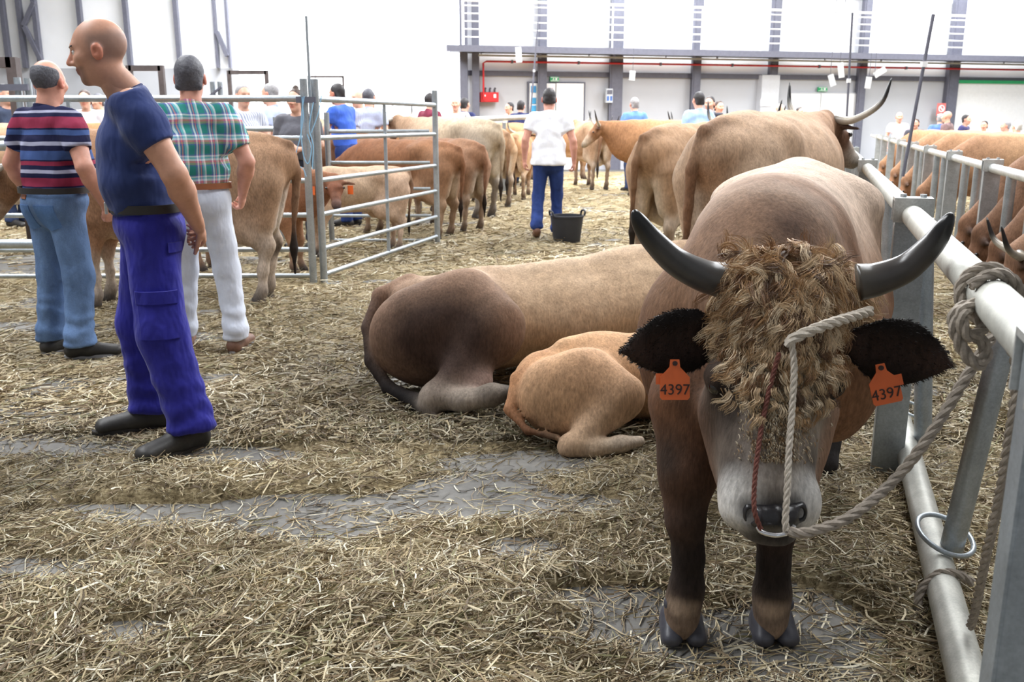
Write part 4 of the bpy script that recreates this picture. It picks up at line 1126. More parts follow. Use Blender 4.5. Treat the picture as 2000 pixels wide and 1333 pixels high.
def lying_calf():
    t = thing('calf', 'small golden calf lying curled on the straw beside the bull', 'calf', (.55, 4.0, 0)); off = np.array(t.location)
    b = Blob(.05); a = A3(.97, .24, 0); lat = A3(-.24, .97, 0)
    def T(s, z, l=0): return A3(.14, 4.02, 0) + a * s + lat * l + A3(0, 0, z)
    gold, br = (196, 146, 96), (176, 120, 72)
    b.chain([T(.02, .22), T(.25, .235), T(.55, .22), T(.85, .22), T(1.0, .24)], [(.13, .16), (.19, .195), (.20, .19), (.17, .19), (.12, .15)], gold, .05, lat)
    b.seg(T(.1, .40), T(.8, .40), (.03, .025), (.03, .03), (206, 158, 108), .06, lat)
    b.chain([T(1.0, .28), T(1.16, .36)], [(.09, .11), (.07, .08)], br, .05, lat)
    hp = T(1.2, .40); b.chain([hp, hp + A3(.05, .02, -.10), hp + A3(.10, .03, -.22)], [(.065, .06), (.065, .065), (.045, .04)], [(170, 112, 66), (190, 170, 150)], .03, lat)
    b.ell(W(1105, 775, 3.86), (.215, .13, .195), (194, 148, 102), .06)
    b.seg(W(1150, 740, 3.86), W(1215, 775, 3.80), (.10, .13), (.07, .10), (196, 150, 106), .06, lat)
    b.seg(W(1205, 790, 3.79), W(1130, 862, 3.70), (.06, .085), (.04, .05), (196, 158, 120), .05, lat)
    b.chain([W(1118, 872, 3.69), W(1160, 878, 3.68), W(1215, 868, 3.68), W(1250, 862, 3.70)], [(.046, .046), (.034, .036), (.034, .034), (.034, .03)], [(192, 158, 122), (206, 182, 152), (190, 170, 148)], .03, lat)
    b.ell(W(1106, 874, 3.69), (.035, .035, .045), (190, 152, 114), .03)
    b.chain([W(1060, 700, 4.0), W(1008, 740, 3.92), W(994, 800, 3.84), W(1030, 842, 3.76), W(1090, 856, 3.74)], [.03, .03, .026, .022, .014], [br, br, (150, 96, 56), (70, 48, 34)], .02)
    b.chain([T(.75, .15, -.18), T(.98, .07, -.26), T(.72, .05, -.28)], [(.08, .09), (.045, .045), (.035, .035)], gold, .04, lat)
    V, Fq, C = b.mesh(.012, smooth=3, cut=[((0, 0, .004), (0, 0, -1))], colk=.02)
    add_obj('body', (V, Fq, C), M_COAT, t, off)
    for s in (-1, 1): add_obj('ear', ear_blob(hp + lat * s * .06, hp + lat * s * .19 + A3(0, 0, -.02), .04, .012, a, (150, 110, 80), (140, 92, 56), .010), M_COAT, t, off)
lying_cow(); lying_calf()

# ------------------------------------------------------------------ standing cattle (forward is local +Y)
# big cow behind the bull, seen from behind, head at the rail
cow_thing('big', 'tall tan cow with wide dark-tipped horns standing behind the bull', (1.80, 6.45, 0), heading(.58, .815), 1.06, h=.017, coat=M_COAT, span=.37,
          pal=dict(rump=(182, 146, 112), thigh=(180, 148, 116), side=(186, 150, 116), neck=(170, 128, 92), leg=(186, 164, 138), face=(110, 74, 52)), poll=(.0, 1.14, 1.34), muzz=(.12, 1.50, 1.04), tailx=-.12, fat=1.22)
def rear_cow(key, label, px, py, dx, dy, scale=1.0, color=(1, 1, 1), **kw):
    """stand an animal so that its hind hooves are at ground pixel px, py and it looks along (dx, dy)"""
    g = G(px, py); n = math.hypot(dx, dy); dx /= n; dy /= n
    return cow_thing(key, label, (g[0] + dx * .74 * scale, g[1] + dy * .74 * scale, 0), heading(dx, dy), scale, color, **kw)
GREY = dict(rump=(176, 156, 128), side=(178, 154, 124), thigh=(158, 142, 122), leg=(160, 148, 132), shin=(140, 128, 116), back=(186, 164, 132), tail=(168, 146, 118), neck=(160, 126, 94))
BROWN = dict(rump=(150, 106, 72), side=(140, 94, 60), thigh=(166, 124, 92), leg=(178, 146, 116), shin=(168, 142, 118), back=(126, 82, 52), tail=(140, 94, 62), neck=(138, 90, 58), belly=(170, 120, 84), face=(138, 82, 48))
TAN = {}
# second cow left of it
cow_thing('std', 'grey tan cow with dark hanging tail between the big cow and the bucket', (1.70, 8.75, 0), heading(.55, .83), 1.0, (1, .98, .95), h=.020, tailx=-.12, pal=dict(leg=(190, 172, 150)))
cow_thing('std', 'tan cow half hidden behind the grey tan cow rump', (2.75, 11.7, 0), heading(.45, .9), 1.0, (1.02, .97, .92))
# brown cow behind the plaid-shirt man, standing across
cow_thing('muddy', 'brown cow with muddy flank and dark tail tip outside the pen gate', (-2.66, 6.98, 0), heading(-1, -.06), .97, h=.019, coat=M_COAT, spots=(((.2, -.62, .80), (.2, .14, .26), (70, 54, 44), .8), ((.16, -.80, .45), (.12, .10, .12), (70, 56, 48), .8)), horns=True, tailx=.06, poll=(.05, 1.15, 1.10), muzz=(.15, 1.40, .72),
          pal=dict(rump=(166, 124, 88), side=(160, 112, 74), thigh=(168, 130, 96), leg=(182, 154, 128), shin=(196, 176, 156), switch=(40, 32, 30), inner=(216, 204, 190)))
# calves in the pen
def tagged_calf(key, label, loc, yaw, scale, color, **kw):
    r = cow_thing(key, label, loc, yaw, scale, color, name='calf', cat='calf', horns=False, calf=True, coat=M_COAT, h=.018, **kw)
    return r
c1 = tagged_calf('calf_tag', 'reddish brown calf with orange ear tags looking through the pen gate', (-2.40, 8.60, 0), heading(1, -.12), .72, (1, 1, 1), poll=(.04, 1.08, 1.24), muzz=(.36, 1.20, .94), tail=True, fat=.9,
                 pal=dict(side=(170, 120, 80), rump=(176, 128, 88), neck=(150, 96, 60), face=(132, 76, 46), muzzle=(120, 78, 54), nose=(60, 60, 66), leg=(168, 124, 90), shin=(164, 126, 96), ear=(120, 80, 56), thigh=(172, 126, 88)))
for s in (-1, 1):
    p_ = A3(.04, 1.08, 1.24); hdv = A3(.32, .12, -.30); hdv /= np.linalg.norm(hdv); lt = np.cross(hdv, (0, 0, 1.)); lt /= np.linalg.norm(lt)
    q = p_ + lt * s * .24 + hdv * .06 + A3(.02, -.04, -.06)
    o = MB().box((0, 0, -.05), (.085, .006, .11), heading(.35, .94) + 1.57).build('ear_tag', M_TAG, c1, loc=q)
tagged_calf('calf_pale', 'pale beige calf standing broadside in the pen', (-1.74, 9.84, 0), heading(-.88, -.47), .68, (1, 1, 1), poll=(-.10, 1.02, 1.22), muzz=(-.32, 1.24, .98), fat=.9,
            pal=dict(side=(196, 164, 132), rump=(196, 160, 128), neck=(190, 152, 116), face=(170, 124, 88), leg=(198, 166, 138), shin=(196, 166, 140), thigh=(196, 160, 130), back=(190, 154, 120), belly=(206, 180, 152), ear=(150, 112, 84)))
# brown young cattle and cows in the tethered row, seen from behind
rear_cow('brown', 'shaggy dark brown heifer with pale hind legs beyond the pen gate', 868, 468, -.86, .50, .86, (.88, .80, .72), pal=BROWN, name='heifer', cat='heifer', horns=False, h=.021, tailx=.05, poll=(0, 1.15, 1.05), muzz=(0, 1.42, .72))
_h = cow_thing('brown', 'dark brown heifer standing broadside behind the pale calf', (-2.85, 13.4, 0), heading(-1, .1), .92, (.9, .86, .84), name='heifer', cat='heifer')
rear_cow('brown', 'brown heifer rump with dirty dark hind leg next to the shaggy heifer', 922, 455, -.62, .78, .86, (.86, .86, .86), name='heifer', cat='heifer')
rear_cow('grey', 'large greyish beige cow with dirty hindquarters in the tethered row', 946, 428, -.70, .71, 1.06, pal=GREY, h=.02, tailx=.08)
rear_cow('grey', 'greyish beige cow standing behind the shaggy brown heifer', 700, 392, -.55, .85, 1.05, (.98, 1.0, .98))
rear_cow('slim', 'slim tan cow rump with black tail tip in the tethered row', 978, 408, -.50, .86, .95, pal=dict(rump=(190, 146, 102), inner=(214, 200, 182), thigh=(192, 152, 112), leg=(198, 176, 152)), h=.02, tailx=-.02)
rear_cow('slim', 'small orange tan heifer with dark spot under raised tail', 1008, 392, .10, .99, .88, (1.05, .95, .85))
rear_cow('std', 'tan cow with dark tail beside the man in white shirt', 1170, 372, -.20, .97, 1.02, (.96, .92, .9))
cow_thing('side', 'orange tan cow standing broadside in the sunlight', (2.85, 17.6, 0), heading(-1, -.05), 1.04, (1.05, .95, .82), h=.022, poll=(0, 1.2, 1.30), muzz=(0, 1.48, .95))
cow_thing('side', 'tan cow behind the broadside sunlit cow', (4.6, 19.2, 0), heading(-1, .25), 1.04, (1.0, .95, .88))
cow_thing('side', 'brown headed cow with dark upright horns at the tether rail', (-1.7, 22.6, 0), heading(-.9, -.3), .98, (.8, .7, .6))
g_far = 'far cattle along the grey wall'
for i, (px, y, dx, dy, s, c) in enumerate(((965, 21, -.9, .3, 1.0, (1.1, 1.0, .85)), (765, 21, -1, .1, 1.05, (1.1, .95, .8)), (540, 20, -1, .2, 1.0, (1.1, .92, .7)), (1490, 21, -1, -.12, 1.0, (1.15, 1.05, .95)), (1560, 22.5, -1, -.1, 1.0, (1.12, 1.0, .85)), (1100, 23, 1, .1, 1.0, (1.1, 1, .9)), (1340, 24, 1, .1, 1.0, (1.1, 1, .9)))):
    x = (px - 1000) / 1840 * y
    cow_thing('side', ['pale tan cow standing near the red hose cabinet', 'orange tan cow behind the man in maroon shirt', 'golden cow behind the woman in grey shirt', 'pale cow in bright light by the pale pilaster', 'cream cow beyond the wide dark-tipped horns', 'pale cow with pale horns before the notice door', 'pale cow beyond the man in sky blue shirt'][i], (x, y, 0), heading(dx, dy), s, c, group=g_far)
# left edge cattle
cow_thing('std', 'pale cream cow at the pen rail beside the striped-shirt man', (-5.35, 9.65, 0), heading(-1, -.08), 1.0, (1.35, 1.42, 1.5))
cow_thing('side', 'brown cow behind the pen gate and striped-shirt man', (-5.4, 12.4, 0), heading(1, -.1), 1.0, (.95, .8, .62))
cow_thing('side', 'golden brown cow resting its head behind the navy-shirt man', (-5.2, 14.4, 0), heading(1, .1), 1.0, (1.0, .85, .6))
# right side: cattle feeding through the feed fence, heads low in the aisle
def feed_cow(key, label, s, back, color, scale=1.0, turn=0.0, off=0.0, **kw):
    p = B2 + E2 * s + EN * back
    d = -EN + E2 * turn; d /= np.linalg.norm(d)
    return cow_thing(key, label, (p[0], p[1], 0), heading(*d), scale, color, **kw)
FEED = dict(poll=(0, 1.24, .70), muzz=(0, 1.34, .24), pal=dict(side=(170, 134, 100), rump=(180, 144, 110), neck=(150, 112, 84), back=(196, 160, 124), face=(146, 104, 74), nose=(52, 48, 48)), h=.020, coat=M_COAT, span=.20)
feed_cow('feedh', 'tan cow feeding with lowered head and pale horn beside the tie fence', -.68, 1.02, (1.02, 1.0, .98), .92, .0, **FEED)
feed_cow('feed', 'dark shouldered cow feeding beside the tan cow with the pale horn', .03, 1.0, (.82, .76, .72), 0.90, .0, horns=False, **dict(FEED, poll=(0, 1.22, .66), muzz=(0, 1.30, .20)))
feed_cow('feed', 'brown cow feeding with its neck under the feed rail', .80, 1.0, (.74, .68, .64), 0.90, .0)
feed_cow('feed', 'cow with sunlit ridge of neck feeding at the third post', 1.52, 1.0, (.86, .78, .72), 0.90, .0)
feed_cow('feed', 'orange tan cow feeding further along the feed fence', 5.2, 1.0, (1.08, .98, .86), .90, .0)
feed_cow('feed', 'pale orange cow feeding beside the rod on the feed fence', 7.45, 1.0, (1.16, 1.06, .92), .90, .0)
feed_cow('feed', 'cream backed cow feeding near the end of the feed fence', 9.65, 1.0, (1.24, 1.14, 1.0), .90, .0)
feed_cow('feed', 'pale cow feeding at the far end of the feed fence', 12.9, 1.0, (1.3, 1.18, 1.0), .90, .0)
# head of a haltered cow looking in from the frame edge
hc_ = cow_thing('halter', 'brown haltered cow with white muzzle looking across the feed aisle', (3.68, 3.62, 0), heading(-.94, .34), 1.0, (1, 1, 1), h=.019, coat=M_COAT, span=.30, poll=(0, 1.15, .86), muzz=(.02, 1.45, .54),
          pal=dict(side=(160, 112, 76), neck=(150, 100, 66), face=(158, 104, 66), muzzle=(206, 192, 176), rump=(170, 124, 86)))

for a_, b_ in ((.15, .09), (.30, .072)):
    p_ = A3(0, 1.15, .86); m_ = A3(.02, 1.45, .54); d_ = (m_ - p_) / np.linalg.norm(m_ - p_); l_ = np.cross(d_, (0, 0, 1.)); l_ /= np.linalg.norm(l_); u_ = np.cross(l_, d_)
    if u_[2] < 0: u_ = -u_
    c_ = p_ + d_ * a_ - u_ * .06
    MB().tube([c_ + l_ * math.cos(t) * (b_ + .012) + u_ * math.sin(t) * (b_ + .022) for t in np.linspace(0, 2 * math.pi, 26, endpoint=False)], .007, 7, closed=True).build('halter_strap', M_CORD, hc_, True)
# ------------------------------------------------------------------ people (forward is local +Y, right is local +X)
M_SKIN = attr_material('skin', 0.5, 0.06, 45, (1, 1, 1), 0.05, 0.002, 0.35)
def hair_mat(name, rgb): return mat(name, rgb, 0.6, 0, 0.35, 90, 0.4)
M_HAIRDK = hair_mat('hair_dark', (44, 40, 42)); M_HAIRGR = hair_mat('hair_grey', (150, 148, 150)); M_HAIRSP = hair_mat('hair_salt_pepper', (84, 84, 92)); M_HAIRWH = hair_mat('hair_white', (214, 212, 210)); M_HAIRBR = hair_mat('hair_brown', (66, 48, 40))
def cloth(name, rgb, rough=.8, var=.12, wr=.5, scale=16):
    """fabric: colour with soft wear, wrinkle bump"""
    if name in _cache: return _cache[name]
    N = Nodes(name); N.set(Roughness=rough, Specular_IOR_Level=.2, Sheen_Weight=.1)
    a = N.noise(scale, 4, .6, stretch=(1, 1, .5)); b = N.noise(7, 3, .6, stretch=(1.2, 1.2, .6)); w = N.noise(500, 2, .5)
    c = lin(rgb)
    N.color(N.mix(1.0, N.ramp(a, [(.3, tuple(v * (1 - var) for v in c)), (.7, tuple(min(1, v * (1 + var)) for v in c))]), N.ramp(w, [(.3, (.9,) * 3), (.7, (1.06,) * 3)]), 'MULTIPLY'))
    N.bump(b, wr, .03); _cache[name] = N.m; return N.m
def stripes_mat(name, bands, z0, z1, tilt=0.0, wr=.4):
    """horizontal bands by height: [(fraction, rgb)] constant steps from z1 (top) to z0"""
    N = Nodes(name); N.set(Roughness=.85, Specular_IOR_Level=.15)
    tc = N.add('ShaderNodeTexCoord'); sp = N.add('ShaderNodeSeparateXYZ'); N.link(tc.outputs['Object'], sp.inputs[0])
    z = N.math('ADD', sp.outputs['Z'], N.math('MULTIPLY', N.math('ADD', N.noise(5, 2, .5), -.5), .018))
    f = N.math('DIVIDE', N.math('SUBTRACT', z1, z), z1 - z0)
    N.color(N.ramp(f, [(p, lin(c)) for p, c in bands], 'CONSTANT'))
    N.bump(N.noise(7, 3, .6, stretch=(1.2, 1.2, .6)), wr, .03); return N.m
def plaid_mat(name):
    N = Nodes(name); N.set(Roughness=.85, Specular_IOR_Level=.15)
    tc = N.add('ShaderNodeTexCoord'); sp = N.add('ShaderNodeSeparateXYZ'); N.link(tc.outputs['Object'], sp.inputs[0])
    wob = N.math('MULTIPLY', N.math('ADD', N.noise(6, 2, .5), -.5), .02)
    def per(v, L, stops):
        f = N.math('FRACT', N.math('DIVIDE', N.math('ADD', N.math('ADD', v, wob), 5.0), L)); return N.ramp(f, stops, 'CONSTANT')
    g, w, n, r, y, q = lin((52, 136, 128)), lin((240, 248, 252)), lin((96, 104, 172)), lin((232, 128, 118)), lin((170, 165, 120)), lin((130, 205, 215))
    h = per(sp.outputs['Z'], .115, [(0, g), (.30, n), (.36, y), (.46, r), (.56, w), (.66, q), (.74, w), (.82, n), (.88, g)])
    v = per(N.math('ADD', sp.outputs['X'], N.math('MULTIPLY', sp.outputs['Y'], .8)), .10, [(0, g), (.22, n), (.34, w), (.44, n), (.52, r), (.58, n), (.66, q), (.76, w), (.86, g)])
    N.color(N.mix(.5, h, v)); N.bump(N.noise(8, 3, .6, stretch=(1.2, 1.2, .6)), .4, .03); return N.m
def vstripe_mat(name, c1, c2, L=.03):
    N = Nodes(name); N.set(Roughness=.85, Specular_IOR_Level=.15)
    tc = N.add('ShaderNodeTexCoord'); sp = N.add('ShaderNodeSeparateXYZ'); N.link(tc.outputs['Object'], sp.inputs[0])
    f = N.math('FRACT', N.math('DIVIDE', N.math('ADD', N.math('ADD', sp.outputs['X'], sp.outputs['Y']), 5.0), L))
    N.color(N.ramp(f, [(0, lin(c1)), (.6, lin(c2))], 'CONSTANT')); N.bump(N.noise(8, 3, .6), .4, .03); return N.m
def denim(name, rgb):
    if name in _cache: return _cache[name]
    N = Nodes(name); N.set(Roughness=.85, Specular_IOR_Level=.15)
    a = N.noise(6, 4, .6, stretch=(1.3, 1.3, .5)); w = N.noise(420, 2, .6, stretch=(1, 1, .3))
    c = lin(rgb)
    N.color(N.mix(1.0, N.ramp(a, [(.3, tuple(v * .72 for v in c)), (.7, tuple(min(1, v * 1.3) for v in c))]), N.ramp(w, [(.3, (.82,) * 3), (.7, (1.14,) * 3)]), 'MULTIPLY'))
    N.bump(N.noise(9, 3, .6, stretch=(1, 1, .7)), .5, .03); _cache[name] = N.m; return N.m

def rotz(v, a): c, s = math.cos(a), math.sin(a); return A3(v[0] * c - v[1] * s, v[0] * s + v[1] * c, v[2])
def hand_blob(b, wrist, d, n, side, curl, col, spread=1.0, tcurl=.5):
    """palm, four bent fingers of unequal length, thumb off the side of the palm. d direction, n towards the palm side, side +1/-1 picks the thumb edge"""
    d = np.array(d, float); d /= np.linalg.norm(d); n = np.array(n, float); n -= d * n.dot(d); n /= np.linalg.norm(n); s = np.cross(d, n) * side
    b.seg(wrist, wrist + d * .05, (.029, .021), (.036, .019), col, .012, s); b.seg(wrist + d * .04, wrist + d * .085, (.038, .018), (.038, .015), col, .012, s)
    Ls = (.068, .078, .074, .058)
    for i in range(4):
        p = wrist + d * (.086 - .004 * abs(i - 1.2)) + s * (.029 - .0195 * i) * spread
        a = 0.0; q = d
        for j, fr in enumerate((.46, .30, .24)):
            a += curl * (1.0, 1.05, .7)[j] * (1 + .06 * i)
            q = d * math.cos(a) + n * math.sin(a)
            e = p + q * Ls[i] * fr; b.seg(p, e, .0092 - .0008 * j, .0086 - .0009 * j, col, .004, s); p = e
    p = wrist + d * .025 + s * .030 + n * .006; a = .75
    for j, L in enumerate((.038, .032, .026)):
        q = d * math.cos(a) + s * math.sin(a) * .8 + n * tcurl; q /= np.linalg.norm(q); e = p + q * L
        b.seg(p, e, .0125 - .0015 * j, .011 - .0015 * j, col, .006, s); p = e; a -= .28

_pp = {}
DOWN = dict(L=((-.245, -.03, 1.14), (-.245, .05, .90), (-.02, .10, -1), (1, .1, 0)), R=((.245, -.03, 1.14), (.245, .05, .90), (.02, .10, -1), (-1, .1, 0)))
FOLD = dict(L=((-.25, .0, 1.15), (-.06, .20, 1.10), (1, .25, .05), (0, -1, 0)), R=((.25, .0, 1.15), (.08, .22, 1.06), (-1, .2, .1), (0, -1, 0)))
RAIL = dict(L=((-.25, .10, 1.18), (-.16, .34, 1.12), (.2, 1, 0), (0, 0, -1)), R=((.25, .10, 1.18), (.16, .34, 1.12), (-.2, 1, 0), (0, 0, -1)))
def person(label, loc, yaw, H=1.75, shirt=None, trousers=None, shoes=None, hair=None, arms=DOWN, fat=1.0, head=(0, 0, 0), lean=0.0, skin=(214, 168, 146), sleeve=.62, key=None, h=.014, hh=.0085, hair_style='short',
           feet=((-.10, .0, .12), (.10, .0, -.12)), knees=None, belt=None, collar=True, group=None, legs=True, scalp=None, beard=None, eyes=False, detail=False, heel=(0, 0), belly=0.0, hem=1.0, curl=(.5, .5), baggy=1.0, stub=None, ag=1.0, hf=0.0):
    root = thing('person', label, 'person', loc, yaw, group); sc = H / 1.75; root.scale = (sc,) * 3
    mats = dict(shirt=shirt, trousers=trousers, shoe=shoes, hair=hair, belt=belt, collar=shirt, sleeve=shirt)
    if key and key in _pp:
        for ch in _pp[key].children:
            base = ch.name.split('.')[0]
            if base == 'hair' and hair is None: continue
            c = ch.copy(); COL.objects.link(c); c.parent = root
            if base in mats and mats[base] is not None:
                c.material_slots[0].link = 'OBJECT'; c.material_slots[0].material = mats[base]
        return root
    def LN(p):   # lean of the upper body about the hips
        p = A3(*p); zz = p[2] - .95
        return p if zz < 0 else A3(p[0], p[1] + math.sin(lean) * zz, .95 + zz * math.cos(lean))
    SL, SR = LN((-.185, 0, 1.42)), LN((.185, 0, 1.42))
    # ---- body (skin)
    parts = []
    b = Blob(.03); k = skin
    b.seg(LN((0, 0, 1.42)), LN((0, .025 + hf * .8, 1.56)), (.058, .060), (.055, .058), k)
    b.chain([LN((0, 0, .98)), LN((0, 0, 1.15)), LN((0, 0, 1.36))], [(.13, .10), (.13, .10), (.14, .095)], k); b.seg(SL, SR, .05, .05, k)
    J = {}
    for sd, S in (('L', SL), ('R', SR)):
        el, wr, d, n = arms[sd]; el, wr = LN(el), LN(wr); J[sd] = (S, el, wr)
        b.chain([S, S + (el - S) * .45, el], [.052 * ag, .051 * ag, .041 * ag], k, .02); b.chain([el, el + (wr - el) * .3, wr], [.042 * ag, .044 * ag, .028 * (.5 + .5 * ag)], k, .02)
    if legs:
        for i, s in enumerate((-1, 1)):
            f = feet[i]; kn = A3((s * .098 + f[0]) / 2, f[1] * .55 + .02, .50) if knees is None else A3(*knees[i]); b.chain([A3(s * .09, -.01, .90), kn, A3(f[0], f[1] - .025, .12 + heel[i])], [.075, .046, .036], k, .02)
    parts.append(b.mesh(h, smooth=2))
    for i, sd in enumerate(('L', 'R')):
        el, wr, d, n = arms[sd]; wr = LN(wr)
        b = Blob(.01); hand_blob(b, wr, d, n, 1 if sd == 'R' else -1, curl[i], k)
        dv = A3(*d) / np.linalg.norm(d); b.seg(wr - (wr - LN(el)) / np.linalg.norm(wr - LN(el)) * .03, wr, .027, .027, k, .012)
        parts.append(b.mesh(.0052 if detail else .0075, smooth=1))
    # head
    hc = LN((0, .03 + hf, 1.625)); Rh = np.array((Matrix.Rotation(head[0], 3, 'Z') @ Matrix.Rotation(head[1], 3, 'X') @ Matrix.Rotation(head[2], 3, 'Y')))
    def hp(x, y, z): return hc + Rh @ A3(x, y, z)
    b = Blob(.022); X = Rh @ A3(1, 0, 0)
    b.ell(hp(0, -.012, .030), (.076, .098, .092), k, .02, Rh); b.ell(hp(0, .030, -.020), (.064, .070, .098), k, .03, Rh)
    b.seg(hp(0, .02, -.075), hp(0, .070, -.102), (.046, .034), (.026, .022), k, .03, X)
    b.seg(hp(-.030, .082, .024), hp(.030, .082, .024), .015, .015, k, .02)
    b.seg(hp(0, .094, .010), hp(0, .119, -.030), (.009, .010), (.015, .013), (min(255, k[0] + 4), k[1] - 12, k[2] - 12), .010, X)
    for s in (-1, 1):
        b.ell(hp(s * .015, .102, -.036), (.011, .013, .009), k, .008); b.ell(hp(s * .045, .068, -.022), (.024, .024, .024), k, .02)
        b.ell(hp(s * .031, .095, .004), (.017, .016, .011), None, .012, Rh, 'sub')
        b.ell(hp(s * .083, -.004, -.010), (.012, .023, .033), (k[0], k[1] - 22, k[2] - 22), .010, Rh); b.ell(hp(s * .092, .002, -.006), (.007, .010, .014), None, .006, Rh, 'sub')
    b.ell(hp(0, .092, -.060), (.024, .012, .0065), (186, 112, 104), .006, Rh); b.ell(hp(0, .090, -.072), (.020, .012, .007), (184, 112, 104), .006, Rh)
    b.seg(hc + A3(0, -.012, -.06), LN((0, .0, 1.47)), (.056, .058), (.062, .064), k, .03)
    V, Fq, C = b.mesh(hh, smooth=2, colk=.006)
    if stub:   # cropped stubble on the scalp
        q = (V - hc) @ Rh; m = np.clip((-q[:, 1] + .045) / .03, 0, 1) * np.clip((q[:, 2] + .06) / .03, 0, 1) * np.clip((stub[1] - q[:, 2]) / .03, 0, 1) * (np.abs(q[:, 0]) < .079)
        C = C * (1 - m[:, None] * stub[2]) + np.array(lin(stub[0])) * m[:, None] * stub[2]
    if beard:
        q = (V - hc) @ Rh; m = np.clip((q[:, 1] - .055) / .02, 0, 1) * np.clip((-.044 - q[:, 2]) / .012, 0, 1); C = C * (1 - m[:, None] * .55) + np.array(lin(beard)) * m[:, None] * .55
    parts.append((V, Fq, C))
    add_obj('body', join_meshes(parts), M_SKIN, root)
    if eyes:
        for s in (-1, 1):
            q = Blob(.001); q.ell(hp(s * .031, .085, .004), .011, (230, 225, 220)); Ve, Fe, Ce = q.mesh(.003, smooth=1)
            e = (Ve - hp(s * .031, .085, .004)) @ Rh; Ce[:] = np.where((e[:, 1] > .0085)[:, None], np.array(lin((40, 30, 26))), Ce)
            mesh_obj('eye', Ve, Fe, M_SKIN, root, True, Ce)
            q = Blob(.004); q.seg(hp(s * .014, .100, .026), hp(s * .046, .088, .028), (.004, .005), (.003, .004), (60, 50, 46)); Ve, Fe, Ce = q.mesh(.003, smooth=1)
            mesh_obj('eyebrow', Ve, Fe, M_HAIRDK, root, True)
    # hair
    if hair is not None:
        b = Blob(.012); b.ell(hp(0, -.016, .034), (.0815, .100, .0965), None, .012, Rh)
        nrm = Rh @ A3(0, .85, -.52)
        cut = [(hp(0, .035, .048), nrm)]
        if hair_style == 'fringe': cut = [(hp(0, -.012, .0), Rh @ A3(0, 1, .0)), (hp(0, 0, .062), Rh @ A3(0, .25, .9)), (hp(0, 0, -.068), Rh @ A3(0, 0, -1))]
        if hair_style == 'crop': b.p = []; b.ell(hp(0, -.014, .033), (.0785, .0985, .0945), None, .012, Rh)
        if hair_style in ('bun',): b.ell(hp(0, -.02, .135), (.035, .035, .03), None, .012)
        if hair_style != 'fringe':
            for s in (-1, 1): b.seg(hp(s * .064, -.04, .0), hp(s * .056, -.06, -.05), .014, .02, None, .02)
            b.seg(hp(0, -.07, -.02), hp(0, -.066, -.065), (.055, .026), (.048, .014), None, .02, X)
            cut += [(hp(0, 0, -.078), Rh @ A3(0, 0, -1)), (hp(-.080, .006, -.03), Rh @ A3(0, 1, -.6), .045), (hp(.080, .006, -.03), Rh @ A3(0, 1, -.6), .045)]
        V, Fq, C = b.mesh(min(hh, .008), smooth=2, cut=cut); V = V + vnormals(V, Fq) * (fbm(V * 60, 4, 2) * .0022)[:, None]
        mesh_obj('hair', V, Fq, hair, root, True)
    # ---- shirt
    b = Blob(.035); w = fat
    b.chain([LN((0, .005, 1.00) if hem <= 1 else (0, -.01, .90)), LN((0, .010 + belly * .5, 1.12)), LN((0, .008 + belly * .3, 1.25)), LN((0, 0, 1.36))], [(.160 * w * hem, .122 * w * hem), (.164 * w, .126 * w + belly * .4), (.172 * (.5 + .5 * w), .124 * w), (.168, .105)], None, .04)
    b.chain([LN((-.15, -.005, 1.415)), LN((0, -.012, 1.43)), LN((.15, -.005, 1.415))], [.062 * ag + .004, .068, .062 * ag + .004], None, .05)
    b.seg(LN((0, -.008, 1.44)), LN((0, .0, 1.475)), .068, .062, None, .02)
    cut = [(LN((0, 0, .985 if hem <= 1 else .87)), (0, 0, -1)), (LN((0, .01, 1.475)), (0, .35, 1))]
    for sd in ('L', 'R'):
        S, el, wr = J[sd]; d = el - S; e = S + d * min(sleeve, 1.0); un = d / np.linalg.norm(d)
        b.chain([S, S + d * .3, e + un * .05], [.062 * ag + .004, .066 * ag + .002, .062 * ag + .002], None, .04); 
        if sleeve > 1:
            q = wr - el; b.seg(el, el + q * (sleeve - 1) , .055, .046, None, .03); e = el + q * (sleeve - 1); un = q / np.linalg.norm(q)
        cut.append((e, un, .14))
    V, Fq, C = b.mesh(h * .85, smooth=2, cut=cut)
    fold = fbm(V * A3(9, 9, 5), 8, 3) * .010 + np.sin(V[:, 2] * 46 + fbm(V * 6, 2, 2) * 5) * .0022
    V = V + vnormals(V, Fq) * fold[:, None]
    mesh_obj('shirt', V, Fq, shirt, root, True)
    if collar:
        pts = [LN((.066 * math.cos(a), -.005 + .066 * math.sin(a), 1.472 - .018 * math.sin(a))) for a in np.linspace(0, 2 * math.pi, 20, endpoint=False)]
        mb = MB(); n = len(pts); c0 = LN((0, .0, 1.47))
        vs = [p + (p - c0) * .10 + A3(0, 0, -.014) for p in pts] + [p + A3(0, 0, .016) for p in pts] + [p * 1.0 - (p - c0) * .06 + A3(0, 0, .014) for p in pts]
        fs = [(i, (i + 1) % n, n + (i + 1) % n, n + i) for i in range(n)] + [(n + i, n + (i + 1) % n, 2 * n + (i + 1) % n, 2 * n + i) for i in range(n)]
        mb.raw(vs, fs).build('collar', shirt, root, True)
